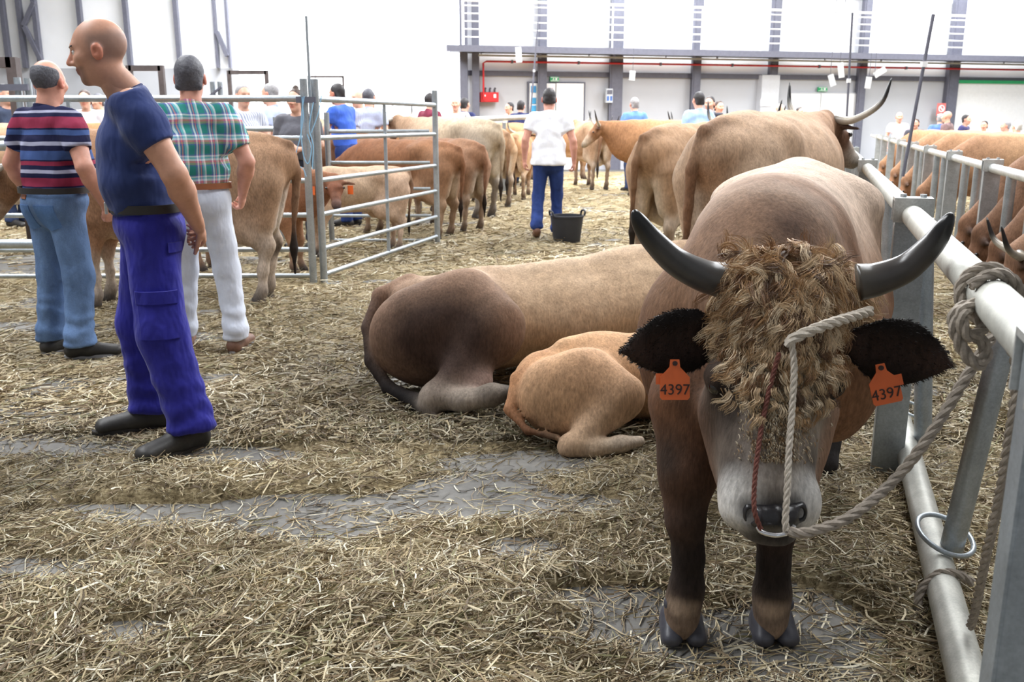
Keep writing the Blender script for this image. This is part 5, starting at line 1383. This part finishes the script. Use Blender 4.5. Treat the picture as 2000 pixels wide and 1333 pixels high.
    # ---- trousers, belt, shoes
    if legs:
        b = Blob(.035); g = baggy
        b.ell((0, -.005, .95), (.168 * w, .128 * w, .12), None, .03); b.ell((0, -.05, .90), (.155 * w, .10, .11), None, .04)
        cut = [((0, 0, 1.025), (0, 0, 1))]
        for i, s in enumerate((-1, 1)):
            f = feet[i]; kn = A3((s * .098 + f[0]) / 2, f[1] * .55 + .02, .50) if knees is None else A3(*knees[i])
            b.chain([A3(s * .085, -.01, .90), kn, A3(f[0], f[1] - .025 + .0, .12 + heel[i])], [(.098, .108), (.070 * g, .078 * g), (.066 * g, .076 * g)], None, .04)
            b.seg((f[0], f[1] - .025, .12 + heel[i]), (f[0], f[1] - .02, .05 + heel[i]), (.066 * g, .076 * g), (.07 * g, .082 * g), None, .03)
            cut.append(((f[0], f[1], (.085 if detail else .065) + heel[i]), (0, 0, -1), .18))
        V, Fq, C = b.mesh(h, smooth=2, cut=cut)
        fold = fbm(V * A3(10, 10, 6), 18, 3) * .010 + np.clip(.5 - V[:, 2], 0, .5) * np.sin(V[:, 2] * 60 + V[:, 0] * 20 + fbm(V * 7, 5, 2) * 5) * .014
        V = V + vnormals(V, Fq) * fold[:, None]
        mesh_obj('trousers', V, Fq, trousers, root, True)
        if belt is not None:
            m = 28; vs = []; 
            for z in (.995, 1.03):
                for r_ in (1.0, 1.05): vs += [(.168 * w * r_ * math.cos(a), -.005 + .130 * w * r_ * math.sin(a), z) for a in np.linspace(0, 2 * math.pi, m, endpoint=False)]
            fs = []
            for i in range(m):
                j = (i + 1) % m; fs += [(m + i, m + j, 3 * m + j, 3 * m + i), (i, j, m + j, m + i)[::-1], (2 * m + i, 2 * m + j, 3 * m + j, 3 * m + i)]
            bo = MB().raw(vs, fs).build('belt', belt, root, True)
            if detail: MB().box((0, .140 * w, 1.012), (.045, .01, .045)).build('buckle', M_GALVW, bo)
        for i, s in enumerate((-1, 1)):
            fx, fy, fa = feet[i]; hz = heel[i]
            b = Blob(.025)
            def FT(x, y, z): q = rotz((x, y, 0), fa); return A3(fx + q[0], fy + q[1], max(z + hz * np.interp(y, [-.06, .16], [1, .1]), .0))
            b.seg(FT(0, -.07, .048), FT(0, .03, .055), (.042, .046), (.044, .052), None, None, rotz((1, 0, 0), fa)); b.seg(FT(0, .03, .052), FT(0, .185, .038), (.046, .050), (.050, .036), None, None, rotz((1, 0, 0), fa)); b.seg(FT(0, -.05, .06), FT(0, -.04, .13), (.036, .046), (.042, .052), None, None, rotz((1, 0, 0), fa))
            V, Fq, C = b.mesh(.0085, smooth=2, cut=[] if hz > .02 else [((0, 0, .004), (0, 0, -1))])
            so = mesh_obj('shoe', V, Fq, shoes, root, True)
            if detail:
                n = 22; out = []
                for t_ in np.linspace(0, 2 * math.pi, n, endpoint=False):
                    yy = .058 + .178 * math.sin(t_); ww = .044 + .012 * math.sin(t_) - .006 * math.cos(2 * t_)
                    out.append(FT(ww * math.cos(t_) * 1.08, yy, 0))
                vs = [p * A3(1, 1, 0) + A3(0, 0, .001) for p in out] + [p * A3(1, 1, 0) + A3(0, 0, .024) for p in out]
                MB().raw(vs, [tuple(range(n))[::-1], tuple(range(n, 2 * n))] + [(j, (j + 1) % n, n + (j + 1) % n, n + j) for j in range(n)]).build('sole', mat('dark_sole', (48, 46, 44), .8) if detail is True else mat('grey_sole', (150, 150, 152), .8), so)
    if key: _pp[key] = root
    return root

BELT = mat('black_leather', (34, 30, 30), .5, 0, .2); BELTB = mat('brown_leather', (150, 92, 60), .5, 0, .2)
SHOE_BLK = mat('black_boot', (46, 44, 42), .55, 0, .3, 25, .2); SHOE_BR = mat('brown_boot', (110, 78, 62), .6, 0, .25, 25, .2)
# --- man with arms behind his back
M1S = cloth('navy_tshirt', (46, 60, 110), .8, .28, .6, 5); M1T = cloth('royal_work_trousers', (44, 44, 144), .8, .15, .9)
f1 = np.array((-.90, -.43)); m1 = (-1.56, 3.90)
man1 = person('bald man in navy t-shirt and royal blue work trousers, hands behind back', (*m1, 0), heading(*f1), 1.80, M1S, M1T, SHOE_BLK, None,
    dict(L=((-.275, -.11, 1.155), (-.11, -.19, .935), (.75, -.25, -.55), (.1, .9, -.2)), R=((.275, -.12, 1.155), (.10, -.20, .955), (-.85, -.2, -.45), (-.1, .9, .1))),
    1.06, (-.20, -.16, 0), .05, (202, 152, 128), .60, None, .0135, .0058, feet=((-.20, -.06, .45), (.17, .06, -.05)), belt=BELT, collar=False, eyes=True, detail=True, belly=.015, curl=(.65, .8), baggy=1.22, stub=((150, 124, 114), .075, .75), beard=(84, 66, 60), ag=1.18, hf=.05)
def patch(parent, name, box, m, th=.008):  # flat sewn-on pocket following the leg
    return MB().box(*box).build(name, m, parent)
tr = [c for c in man1.children if c.name.startswith('trousers')][0]
def snapped(obj, name, rows, axis, sgn, m, th=.006):
    """sewn-on piece lying on the cloth: grid of (u, z) points pushed onto the surface along an axis"""
    from mathutils.bvhtree import BVHTree
    me = obj.data; bv = BVHTree.FromPolygons([v.co.copy() for v in me.vertices], [tuple(q.vertices) for q in me.polygons])
    nr, nc = len(rows), len(rows[0]); top = []; bot = []
    for r_ in rows:
        for (u, z) in r_:
            o_ = Vector((sgn * 1.0, u, z)) if axis == 0 else Vector((u, sgn * 1.0, z)); d_ = Vector((-sgn, 0, 0)) if axis == 0 else Vector((0, -sgn, 0))
            hit = bv.ray_cast(o_, d_)[0] or (o_ + d_ * .85)
            top.append(hit - d_ * th); bot.append(hit + d_ * .01)
    vs = top + bot; k = nr * nc; fs = []
    for i in range(nr - 1):
        for j in range(nc - 1):
            a = i * nc + j; fs.append((a, a + 1, a + nc + 1, a + nc))
    rim = list(range(nc)) + [i * nc + nc - 1 for i in range(1, nr)] + [(nr - 1) * nc + j for j in range(nc - 2, -1, -1)] + [i * nc for i in range(nr - 2, 0, -1)]
    for a, b_ in zip(rim, rim[1:] + rim[:1]): fs.append((a, b_, b_ + k, a + k))
    return MB().raw(vs, fs).build(name, m, obj, True)
def grid(u0, u1, z0, z1, n=6, m=6, taper=0.0): return [[(u0 + (u1 - u0) * (j / n) , z1 + (z0 - z1) * i / m - (taper * (1 - abs(2 * j / n - 1)) * i / m)) for j in range(n + 1)] for i in range(m + 1)]
pk = snapped(tr, 'cargo_pocket', grid(-.075, .075, .50, .66), 0, -1, M1T, .010)
snapped(tr, 'pocket_flap', grid(-.08, .08, .64, .69, 6, 2), 0, -1, M1T, .016); snapped(tr, 'pocket_flap', grid(-.12, -.06, .84, .88, 4, 2), 0, -1, M1T, .012)
sh = [c for c in man1.children if c.name.startswith('shirt')][0]
NT = mat('pale_print', (120, 132, 168), .7)
snapped(sh, 'sleeve_logo', grid(-.095, -.078, 1.27, 1.287, 2, 2), 0, -1, NT, .002); snapped(sh, 'sleeve_logo', grid(-.10, -.07, 1.255, 1.260, 3, 1), 0, -1, NT, .002)
MB().tube([(.066 * math.cos(a), .034 + .062 * math.sin(a), 1.468 - .030 * math.sin(a)) for a in np.linspace(0, 2 * math.pi, 24, endpoint=False)], .008, 6, closed=True).build('neckband', mat('navy_rib', (38, 48, 92), .85), sh, True)
# --- man in striped polo shirt, seen from behind
nv, bl, rd, lg = (32, 34, 66), (66, 88, 140), (142, 50, 76), (168, 170, 194)
M2S = stripes_mat('striped_polo', [(0, nv), (.07, lg), (.095, nv), (.14, rd), (.255, nv), (.275, bl), (.33, nv), (.40, lg), (.445, nv), (.50, bl), (.595, nv), (.61, rd), (.655, nv), (.70, lg), (.74, nv), (.79, rd), (.885, nv), (.90, bl), (.935, nv), (.955, lg), (.985, nv)], .98, 1.50)
man2 = person('balding man in red and navy striped polo shirt and faded jeans', (*(G(135, 695)[:2] + np.array((.02, .02))), 0), heading(.45, .89), 1.74, M2S, denim('faded_jeans', (100, 126, 166)), SHOE_BLK, M_HAIRSP,
    dict(L=((-.33, -.03, 1.16), (-.32, .08, .93), (0, .2, -1), (1, .2, 0)), R=((.335, -.05, 1.15), (.315, .09, .92), (-.10, .35, -.9), (-1, .3, 0))), 1.28, (.30, -.05, 0), .02, (206, 150, 130), .66, None, .0135, .007, 'fringe',
    feet=((-.15, .0, .1), (.13, -.02, -.85)), belt=BELT, detail=2, ag=1.12, belly=.07, curl=(.6, 1.0), baggy=1.15)
t2 = [c for c in man2.children if c.name.startswith('trousers')][0]
for s in (-1, 1): snapped(t2, 'back_pocket', grid(s * .085 - .062, s * .085 + .062, .80, .93, 6, 6, .02), 1, -1, denim('pocket_denim', (88, 120, 168)), .005)
snapped(t2, 'leather_patch', grid(-.11, -.04, .965, .99, 3, 2), 1, -1, BELTB, .006)
# --- man in plaid shirt, seen from behind
man3 = person('man in green and orange plaid shirt and white trousers seen from behind', (*(G(400, 690)[:2] + np.array((.02, .05))), 0), heading(-.10, .99), 1.77, plaid_mat('plaid_shirt'), cloth('white_trousers', (206, 212, 226), .8, .05, .6), SHOE_BR, M_HAIRSP,
    dict(L=((-.27, .0, 1.15), (-.22, .13, .93), (.2, .4, -.9), (1, .2, 0)), R=((.30, -.03, 1.15), (.235, .12, .95), (-.2, .45, -.85), (-1, .2, 0))), 1.12, (.05, 0, 0), .0, (208, 152, 132), .72, None, .0135, .007, 'short',
    feet=((-.16, .06, .15), (.17, -.02, -.15)), belt=BELTB, ag=1.1, detail=2, curl=(.6, .8), baggy=1.1)
# --- man walking away with the bucket
man4 = person('man in plain white t-shirt and dark blue jeans walking away', (.44, 11.15, 0), heading(.05, 1), 1.79, cloth('white_tshirt', (236, 238, 246), .8, .03, .5), denim('dark_jeans', (44, 62, 116)), SHOE_BR, M_HAIRDK,
    dict(L=((-.275, -.02, 1.16), (-.285, .07, .92), (.0, .15, -1), (1, .2, 0)), R=((.285, -.02, 1.15), (.300, .08, .90), (.0, .15, -1), (-1, .2, 0))), 1.16, (.0, -.28, 0), .10, (206, 150, 132), .60, None, .014, .007, 'crop',
    feet=((-.13, -.14, .05), (.10, .14, -.05)), knees=((-.12, .0, .50), (.10, .12, .51)), belt=None, collar=False, curl=(.6, .8), heel=(.07, 0), hem=1.16)
# --- people at the pens behind
def bg(label, px, pyh, y, yaw, shirt, hair, key='p_down', H=1.74, trousers=None, group=None, **kw):
    """stand someone whose head top shows at pixel px, pyh"""
    return person(label, (W(px, pyh, y)[0], y, 0), yaw, float(np.clip(W(px, pyh, y)[2], 1.42, 1.88)), shirt, trousers or denim('plain_jeans', (60, 74, 110)), SHOE_BLK, hair, key=key, h=.02, hh=.010, group=group, **kw)
PI = math.pi
woman = person('woman in dark grey t-shirt with hair tied up in a bun', (W(577, 165, 10.4)[0], 10.4, 0), heading(-.1, -1), 1.75, cloth('grey_tshirt', (92, 92, 100), .85, .1, .5), cloth('black_trousers', (40, 44, 58)), SHOE_BLK, M_HAIRBR, FOLD, 1.25, (-.15, 0, 0), 0, (214, 170, 150), .7, None, .015, .0075, 'bun', belt=None, collar=False, belly=.03, eyes=True)
person('young man in bright blue t-shirt leaning on the pen', (W(672, 158, 12.6)[0], 12.6, 0), heading(-.9, .4), 1.90, cloth('bright_blue_tshirt', (66, 104, 206), .8, .1, .5), denim('dark_jeans', (44, 62, 116)), SHOE_BLK, M_HAIRDK, RAIL, 1.05, (-.1, -.1, 0), .12, (200, 148, 124), .62, None, .015, .0075, 'short', collar=False, eyes=True)
bg('grey-haired man in white striped shirt by the steel portal', 472, 165, 11.2, heading(.6, -.8), vstripe_mat('white_striped_shirt', (222, 226, 236), (150, 158, 186)), M_HAIRGR, 'p_fold', 1.72, arms=FOLD)
bg('man in pale blue shirt with receding grey hair beside the grey-shirted woman', 530, 160, 12.2, heading(-.9, .2), cloth('pale_blue_shirt', (188, 200, 232)), M_HAIRGR, 'p_down', 1.76)
bg('bald man beside the bright blue t-shirt man', 701, 153, 14.6, heading(-.7, -.7), cloth('light_grey_shirt', (190, 192, 200)), None, 'p_down', 1.82)
bg('man in grey striped shirt behind the bright blue t-shirt man', 718, 168, 14.0, heading(.1, 1), vstripe_mat('grey_striped_shirt', (196, 204, 226), (168, 178, 210), .02), M_HAIRSP, 'p_down', 1.72)
bg('dark-haired man whose head shows behind the bald man', 722, 156, 15.4, heading(.2, -1), cloth('grey_check', (150, 150, 160)), M_HAIRDK, 'p_down', 1.84)
bg('man in maroon t-shirt at the end post of the gate', 838, 168, 16.2, heading(.7, .7), cloth('maroon_tshirt', (122, 44, 66)), M_HAIRDK, 'p_down', 1.77)
bg('white-haired man in white polo shirt facing the pens', 890, 168, 18.6, heading(-.1, -1), cloth('white_polo', (232, 228, 236)), M_HAIRWH, 'p_fold', 1.77)
bg('man in navy polo turned away beside the white-haired man', 906, 170, 19.3, heading(.5, .85), cloth('navy_polo', (44, 50, 92)), M_HAIRDK, 'p_down', 1.77)
bg('dark-haired person behind the cow near the red cabinet', 997, 188, 23.5, heading(-.8, -.5), cloth('cream_shirt', (224, 204, 180)), M_HAIRDK, 'p_down', 1.72)
bg('dark-haired man in dark navy t-shirt left of the notice door', 1017, 191, 21.5, heading(.3, 1), cloth('dark_navy_tshirt', (46, 54, 96)), M_HAIRDK, 'p_down', 1.62)
bg('grey-haired man in sky blue t-shirt near the switch box', 1241, 174, 19.0, heading(-.3, 1), cloth('sky_blue_tshirt', (104, 144, 206)), M_HAIRGR, 'p_fold', 1.74)
bg('man in light blue shirt before the plain grey wall', 1367, 176, 15.5, heading(-.3, 1), cloth('light_blue_shirt', (164, 192, 236)), M_HAIRDK, 'p_down', 1.72)
bg('short-haired man in black shirt beside the light blue shirt man', 1388, 188, 17.0, heading(-.5, -.85), cloth('black_shirt', (44, 44, 52)), M_HAIRDK, 'p_down', 1.68)
bg('person almost hidden behind the short-haired man in black', 1404, 197, 20.0, heading(.3, -1), cloth('peach_shirt', (224, 170, 150)), M_HAIRBR, 'p_down', 1.66)
bg('man in white shirt next to the pale pilaster', 1522, 203, 24.0, heading(.8, -.3), cloth('white_shirt', (232, 230, 236)), None, 'p_down', 1.66)
bg('person in red shirt beside the white shirt man', 1532, 212, 24.5, heading(-.8, -.3), cloth('red_shirt', (206, 70, 80)), M_HAIRGR, 'p_down', 1.58)
bg('man in green shirt before the plain white double door', 1561, 209, 24.6, heading(.4, -.9), cloth('green_shirt', (52, 150, 92)), M_HAIRDK, 'p_down', 1.60)
bg('man in white shirt beside the green shirt man', 1572, 214, 25.4, heading(-.6, -.8), cloth('white_shirt', (232, 230, 236)), M_HAIRGR, 'p_down', 1.56)
bg('pinkish-faced man in pale shirt behind the thin grey rod', 1757, 219, 22.0, heading(-.2, -1), cloth('lilac_shirt', (222, 206, 214)), None, 'p_down', 1.56)
bg('person with light hair beside the pale shirt man', 1790, 232, 20.0, heading(-.6, -.8), cloth('dark_top', (70, 70, 80)), M_HAIRBR, 'p_down', 1.46)
bg('man in bright blue shirt at the prohibition sign', 1838, 222, 21.0, heading(.3, .95), cloth('blue_shirt', (96, 128, 214)), M_HAIRGR, 'p_down', 1.54)
bg('balding man in brown jacket at the prohibition sign', 1853, 217, 19.5, heading(-.6, .6), cloth('brown_jacket', (128, 104, 104)), None, 'p_down', 1.60)
bg('man in dark blue jacket before the green-framed door', 1886, 224, 21.0, heading(.6, -.6), cloth('dark_blue_jacket', (62, 60, 104)), M_HAIRDK, 'p_down', 1.54)
bg('dark-faced man in white shirt before the green-framed door', 1924, 236, 20.0, heading(-.6, -.7), cloth('white_shirt', (232, 230, 236)), M_HAIRDK, 'p_down', 1.42)
bg('person in lilac top bending at the green-framed door', 1968, 236, 18.5, heading(-.9, .2), cloth('lilac_top', (206, 180, 206)), M_HAIRGR, 'p_down', 1.40)
bg('person in white coat behind the cattle by the green-framed door', 1990, 236, 16.0, heading(-.2, 1), cloth('white_coat', (240, 242, 246)), M_HAIRWH, 'p_down', 1.40)
bg('man in dark jacket behind the dark steel portal', 3, 150, 12.5, heading(.9, -.3), cloth('dark_jacket', (56, 66, 88)), M_HAIRGR, 'p_down', 1.74)
bg('woman in white top seen past the navy t-shirt man', 165, 176, 14.0, heading(.2, -1), cloth('white_top', (224, 222, 230)), M_HAIRBR, 'p_fold', 1.72)
bg('person in beige top with cap behind the pen rail', 192, 180, 16.5, heading(-.5, -.8), cloth('beige_top', (196, 184, 172)), M_HAIRSP, 'p_fold', 1.70)
for i, (px, py, col, hr, nm) in enumerate(((262, 145, (170, 120, 110), M_HAIRDK, 'rose top'), (285, 156, (236, 232, 230), M_HAIRDK, 'white top, seated first'), (297, 147, (240, 236, 230), M_HAIRDK, 'bright white top'), (309, 150, (240, 190, 150), M_HAIRDK, 'orange top'), (332, 146, (226, 190, 180), M_HAIRBR, 'pink top'), (324, 162, (224, 220, 226), M_HAIRBR, 'pale grey top'))):
    bg(f'distant onlooker in {nm} beyond the plaid-shirt man', px, py, 21.5 + i * 1.2, heading(.1, -1), cloth('onlooker_' + str(i), col), hr, 'p_down', 1.39 + (240 - py) / 1840 * 24, group='onlookers beyond the pens')

# ------------------------------------------------------------------ black rubber bucket
t = thing('bucket', 'black rubber bucket with two handles on the straw', 'bucket', G(1107, 474))
M_RUB = mat('black_rubber', (34, 36, 44), .6, 0, .15)
n = 32; prof = [(.0, .002), (.150, .002), (.158, .02), (.192, .30), (.200, .305), (.200, .325), (.186, .325), (.180, .30), (.146, .03), (.0, .03)]
vs = [(r_ * math.cos(a), r_ * math.sin(a), z) for r_, z in prof for a in np.linspace(0, 2 * math.pi, n, endpoint=False)]
fs = [(i * n + j, i * n + (j + 1) % n, (i + 1) * n + (j + 1) % n, (i + 1) * n + j) for i in range(len(prof) - 1) for j in range(n)]
MB().raw(vs, fs).build('tub', M_RUB, t, True)
for a in (0.25, PI + .25):
    c, s = math.cos(a), math.sin(a); tg = (-s, c)
    MB().tube(spline([(c * .19 + tg[0] * -.07, s * .19 + tg[1] * -.07, .32), (c * .20 + tg[0] * -.06, s * .20 + tg[1] * -.06, .365), (c * .205, s * .205, .38), (c * .20 + tg[0] * .06, s * .20 + tg[1] * .06, .365), (c * .19 + tg[0] * .07, s * .19 + tg[1] * .07, .32)], 5), .012, 8).build('handle', M_RUB, t, True)
# ------------------------------------------------------------------ straw litter: uneven bed + loose stalks
rng = np.random.default_rng(7)
BARE = [  # bare concrete between the litter: pixel centre, half sizes in metres, strength
    ((560, 985), .20, .06), ((420, 1010), .22, .06), ((290, 1010), .12, .06), ((640, 1040), .17, .07), ((300, 1000), .20, .05), ((1020, 1080), .10, .06), ((60, 875), .30, .09), ((480, 890), .16, .05),
    ((1030, 905), .25, .10), ((940, 960), .22, .10), ((1150, 985), .12, .06), ((870, 1000), .12, .06), ((1590, 1215), .10, .16), ((100, 1115), .11, .05), ((260, 1235), .07, .04), ((1180, 1170), .14, .05),
    ((60, 520), 1.0, .40), ((20, 640), .30, .12), ((340, 740), .2, .08), ((170, 505), .5, .3), ((1230, 1230), .12, .05), ((1010, 1000), .12, .05), ((1420, 1240), .06, .05), ((1331, 1240), .07, .09), ((1508, 1245), .07, .09)]
BAREW = [(G(*c), a, b) for c, a, b in BARE]
MOUND = [((1300, 345), 1.2, .7, .12), ((1250, 400), .9, .5, .10), ((1200, 445), .5, .3, .09), ((640, 600), .9, .4, .05), ((240, 960), .5, .2, .03), ((800, 1190), .6, .25, .04), ((700, 780), .5, .2, .05), ((1640, 1010), .25, .2, .05), ((1700, 1150), .25, .2, .05), ((450, 560), .8, .4, .04)]
MOUNDW = [(G(c[0], c[1]), a, b, h) for c, a, b, h in MOUND]
PRESS = [G(*c) for c in ((270, 832), (240, 838), (345, 872), (310, 885), (370, 850), (150, 700), (190, 692), (95, 688), (445, 697), (385, 695), (1331, 1245), (1508, 1250), (1045, 472), (1080, 462), (850, 815), (1110, 885), (940, 790), (1200, 875))]
def straw_cover(x, y):
    """>0 where litter lies"""
    p = np.stack([x * 1.6, y * 1.9, np.zeros_like(x)], 1)
    m = 0.27 + 0.60 * fbm(p, 3, 4)
    for c, a, b in BAREW:
        m -= 1.0 * np.exp(-(((x - c[0]) / (a * 1.35)) ** 2 + ((y - c[1]) / (b * 1.35)) ** 2))
    return m
def straw_height(x, y):
    m = straw_cover(x, y)
    p = np.stack([x * 5, y * 5, np.zeros_like(x)], 1)
    hh = np.clip(m, 0, .6) * .035 + np.clip(m, 0, .3) * .06 * (fbm(p, 11, 3) * .5 + .5)
    for c, a, b, h in MOUNDW: hh += h * np.exp(-(((x - c[0]) / a) ** 2 + ((y - c[1]) / b) ** 2))
    for c in PRESS: hh = hh * (1 - .92 * np.exp(-((x - c[0]) ** 2 + (y - c[1]) ** 2) / .018))
    return np.where(m > 0, hh, -0.02 + m * .02)
def straw_bed():
    ys = 1.0 * (26.5 / 1.0) ** (np.arange(0, 241) / 240.0)
    us = np.linspace(-0.85, 0.85, 240)
    Y, U = np.meshgrid(ys, us, indexing='ij'); X = U * (Y + 1.2)
    Z = straw_height(X.ravel(), Y.ravel())
    V = np.stack([X.ravel(), Y.ravel(), Z], 1); n, k = Y.shape
    i = np.arange(n - 1)[:, None] * k + np.arange(k - 1)[None]
    Fq = np.stack([i, i + 1, i + k + 1, i + k], -1).reshape(-1, 4)
    Fq = Fq[(Z[Fq].max(1) > -.004)]
    used = np.unique(Fq); rm = np.full(len(V), -1); rm[used] = np.arange(len(used))
    return V[used], rm[Fq]
def bed_mat():
    N = Nodes('straw_bed'); N.set(Roughness=0.9, Specular_IOR_Level=.15)
    a = N.noise(55, 6, 0.75, stretch=(1, .45, 1)); b = N.noise(1.4, 4, 0.6); e = N.noise(70, 5, .7, stretch=(.35, 1, 1))
    f = N.math('MULTIPLY', N.math('ADD', a, e), .5)
    c = N.ramp(f, [(0.36, lin((70, 60, 46))), (0.47, lin((130, 116, 90))), (0.56, lin((172, 158, 128))), (0.68, lin((194, 182, 150)))])
    c = N.mix(1.0, c, N.ramp(b, [(0.3, (0.80, .78, .70)), (0.7, (1.12, 1.10, 1.06))]), 'MULTIPLY')
    N.color(c); N.bump(f, 0.9, 0.03); return N.m
V_, F_ = straw_bed()
bed = mesh_obj('straw_litter', V_, F_, bed_mat(), smooth=True)
bed['kind'] = 'stuff'; tag(bed, 'trampled yellow brown straw litter covering the concrete floor', 'straw')

def stalks(n, ymin, ymax, seed, prism, lmin, lmax, wid, power):
    r = np.random.default_rng(seed)
    u = r.random(n)
    y = (ymin ** (1 - power) + u * (ymax ** (1 - power) - ymin ** (1 - power))) ** (1 / (1 - power)) if power != 1 else ymin * (ymax / ymin) ** u
    x = r.uniform(-.72, .72, n) * (y + 1.0)
    m = straw_cover(x, y)
    keep = (m > .0) | (r.random(n) < .22 + .40 * np.exp(-np.abs(m) * 5))
    x, y, m = x[keep], y[keep], m[keep]; n = len(x)
    hs = np.maximum(straw_height(x, y), 0); z = hs + r.random(n) ** 2 * .035 * (m > .05) * np.clip(hs / .02, .1, 1) + .004
    L = r.uniform(lmin, lmax, n) * r.uniform(.5, 1.2, n)
    # local grain direction + scatter
    gr = fbm(np.stack([x * .8, y * .8, np.zeros(n)], 1), 21, 2) * 4
    az = gr + r.normal(0, .9, n); el = r.normal(0.03, .20, n) * (m > .05)
    d = np.stack([np.cos(az) * np.cos(el), np.sin(az) * np.cos(el), np.sin(el)], 1)
    s = np.stack([-np.sin(az), np.cos(az), np.zeros(n)], 1)
    up = np.cross(d, s)
    roll = r.uniform(-1.2, 1.2, n)
    s2 = s * np.cos(roll)[:, None] + up * np.sin(roll)[:, None]; up2 = np.cross(d, s2)
    w = wid * r.uniform(.5, 1.5, n)
    bend = r.normal(0, .10, n)
    c = np.stack([x, y, z], 1)
    P = [c - d * (L / 2)[:, None], c + (s * (bend * L)[:, None]) + up * (np.abs(bend) * L * .3)[:, None], c + d * (L / 2)[:, None]]
    for q in P: q[:, 2] = np.maximum(q[:, 2], .003)
    col = np.array([lin(v) for v in ((200, 186, 154), (226, 218, 194), (170, 154, 122), (138, 118, 90), (104, 88, 68), (148, 142, 104), (188, 170, 132))])
    pr = np.array((.19, .14, .22, .18, .10, .06, .11)); pick = r.choice(7, n, p=pr)
    # damp, darker litter comes in patches
    damp = np.clip(.82 + .55 * fbm(np.stack([x * 1.1, y * 1.1, np.full(n, 5.)], 1), 31, 3), .38, 1.2)
    cc = col[pick] * (r.uniform(.75, 1.2, n) * damp)[:, None]
    if prism:
        ang = [0, 2.094, 4.189]
        vs = np.stack([q + (s2 * math.cos(a) + up2 * math.sin(a)) * (w / 2)[:, None] * (1 if j == 1 else .8) for j, q in enumerate(P) for a in ang], 1)
        f = []
        for j in (0, 1):
            for k in range(3): f.append((j * 3 + k, j * 3 + (k + 1) % 3, j * 3 + 3 + (k + 1) % 3, j * 3 + 3 + k))
        nv = 9
    else:
        vs = np.stack([q + s2 * (sg * w / 2)[:, None] for q in P for sg in (-1, 1)], 1)
        f = [(0, 1, 3, 2), (2, 3, 5, 4)]; nv = 6
    Fq = (np.array(f)[None] + (np.arange(n) * nv)[:, None, None]).reshape(-1, 4)
    return vs.reshape(-1, 3), Fq, np.repeat(cc, nv, 0)
def stalk_mat():
    N = Nodes('straw_stalk'); N.set(Roughness=0.6, Specular_IOR_Level=.3)
    at = N.add('ShaderNodeAttribute', attribute_name='Col')
    f = N.noise(160, 3, .6)
    N.color(N.mix(1.0, at.outputs['Color'], N.ramp(f, [(0.3, (.8,) * 3), (0.7, (1.12,) * 3)]), 'MULTIPLY')); return N.m
M_STALK = stalk_mat()
for args in ((44000, 1.15, 4.2, 1, True, .035, .16, .0034, 1.6), (66000, 1.15, 4.2, 2, False, .03, .12, .0042, 1.6), (92000, 3.8, 9.5, 3, False, .05, .15, .005, 1.5), (56000, 9, 24, 4, False, .08, .20, .008, 1.4)):
    V_, F_, C_ = stalks(*args)
    o = mesh_obj('loose_straw', V_, F_, M_STALK, bed, cols=C_); o['kind'] = 'stuff'
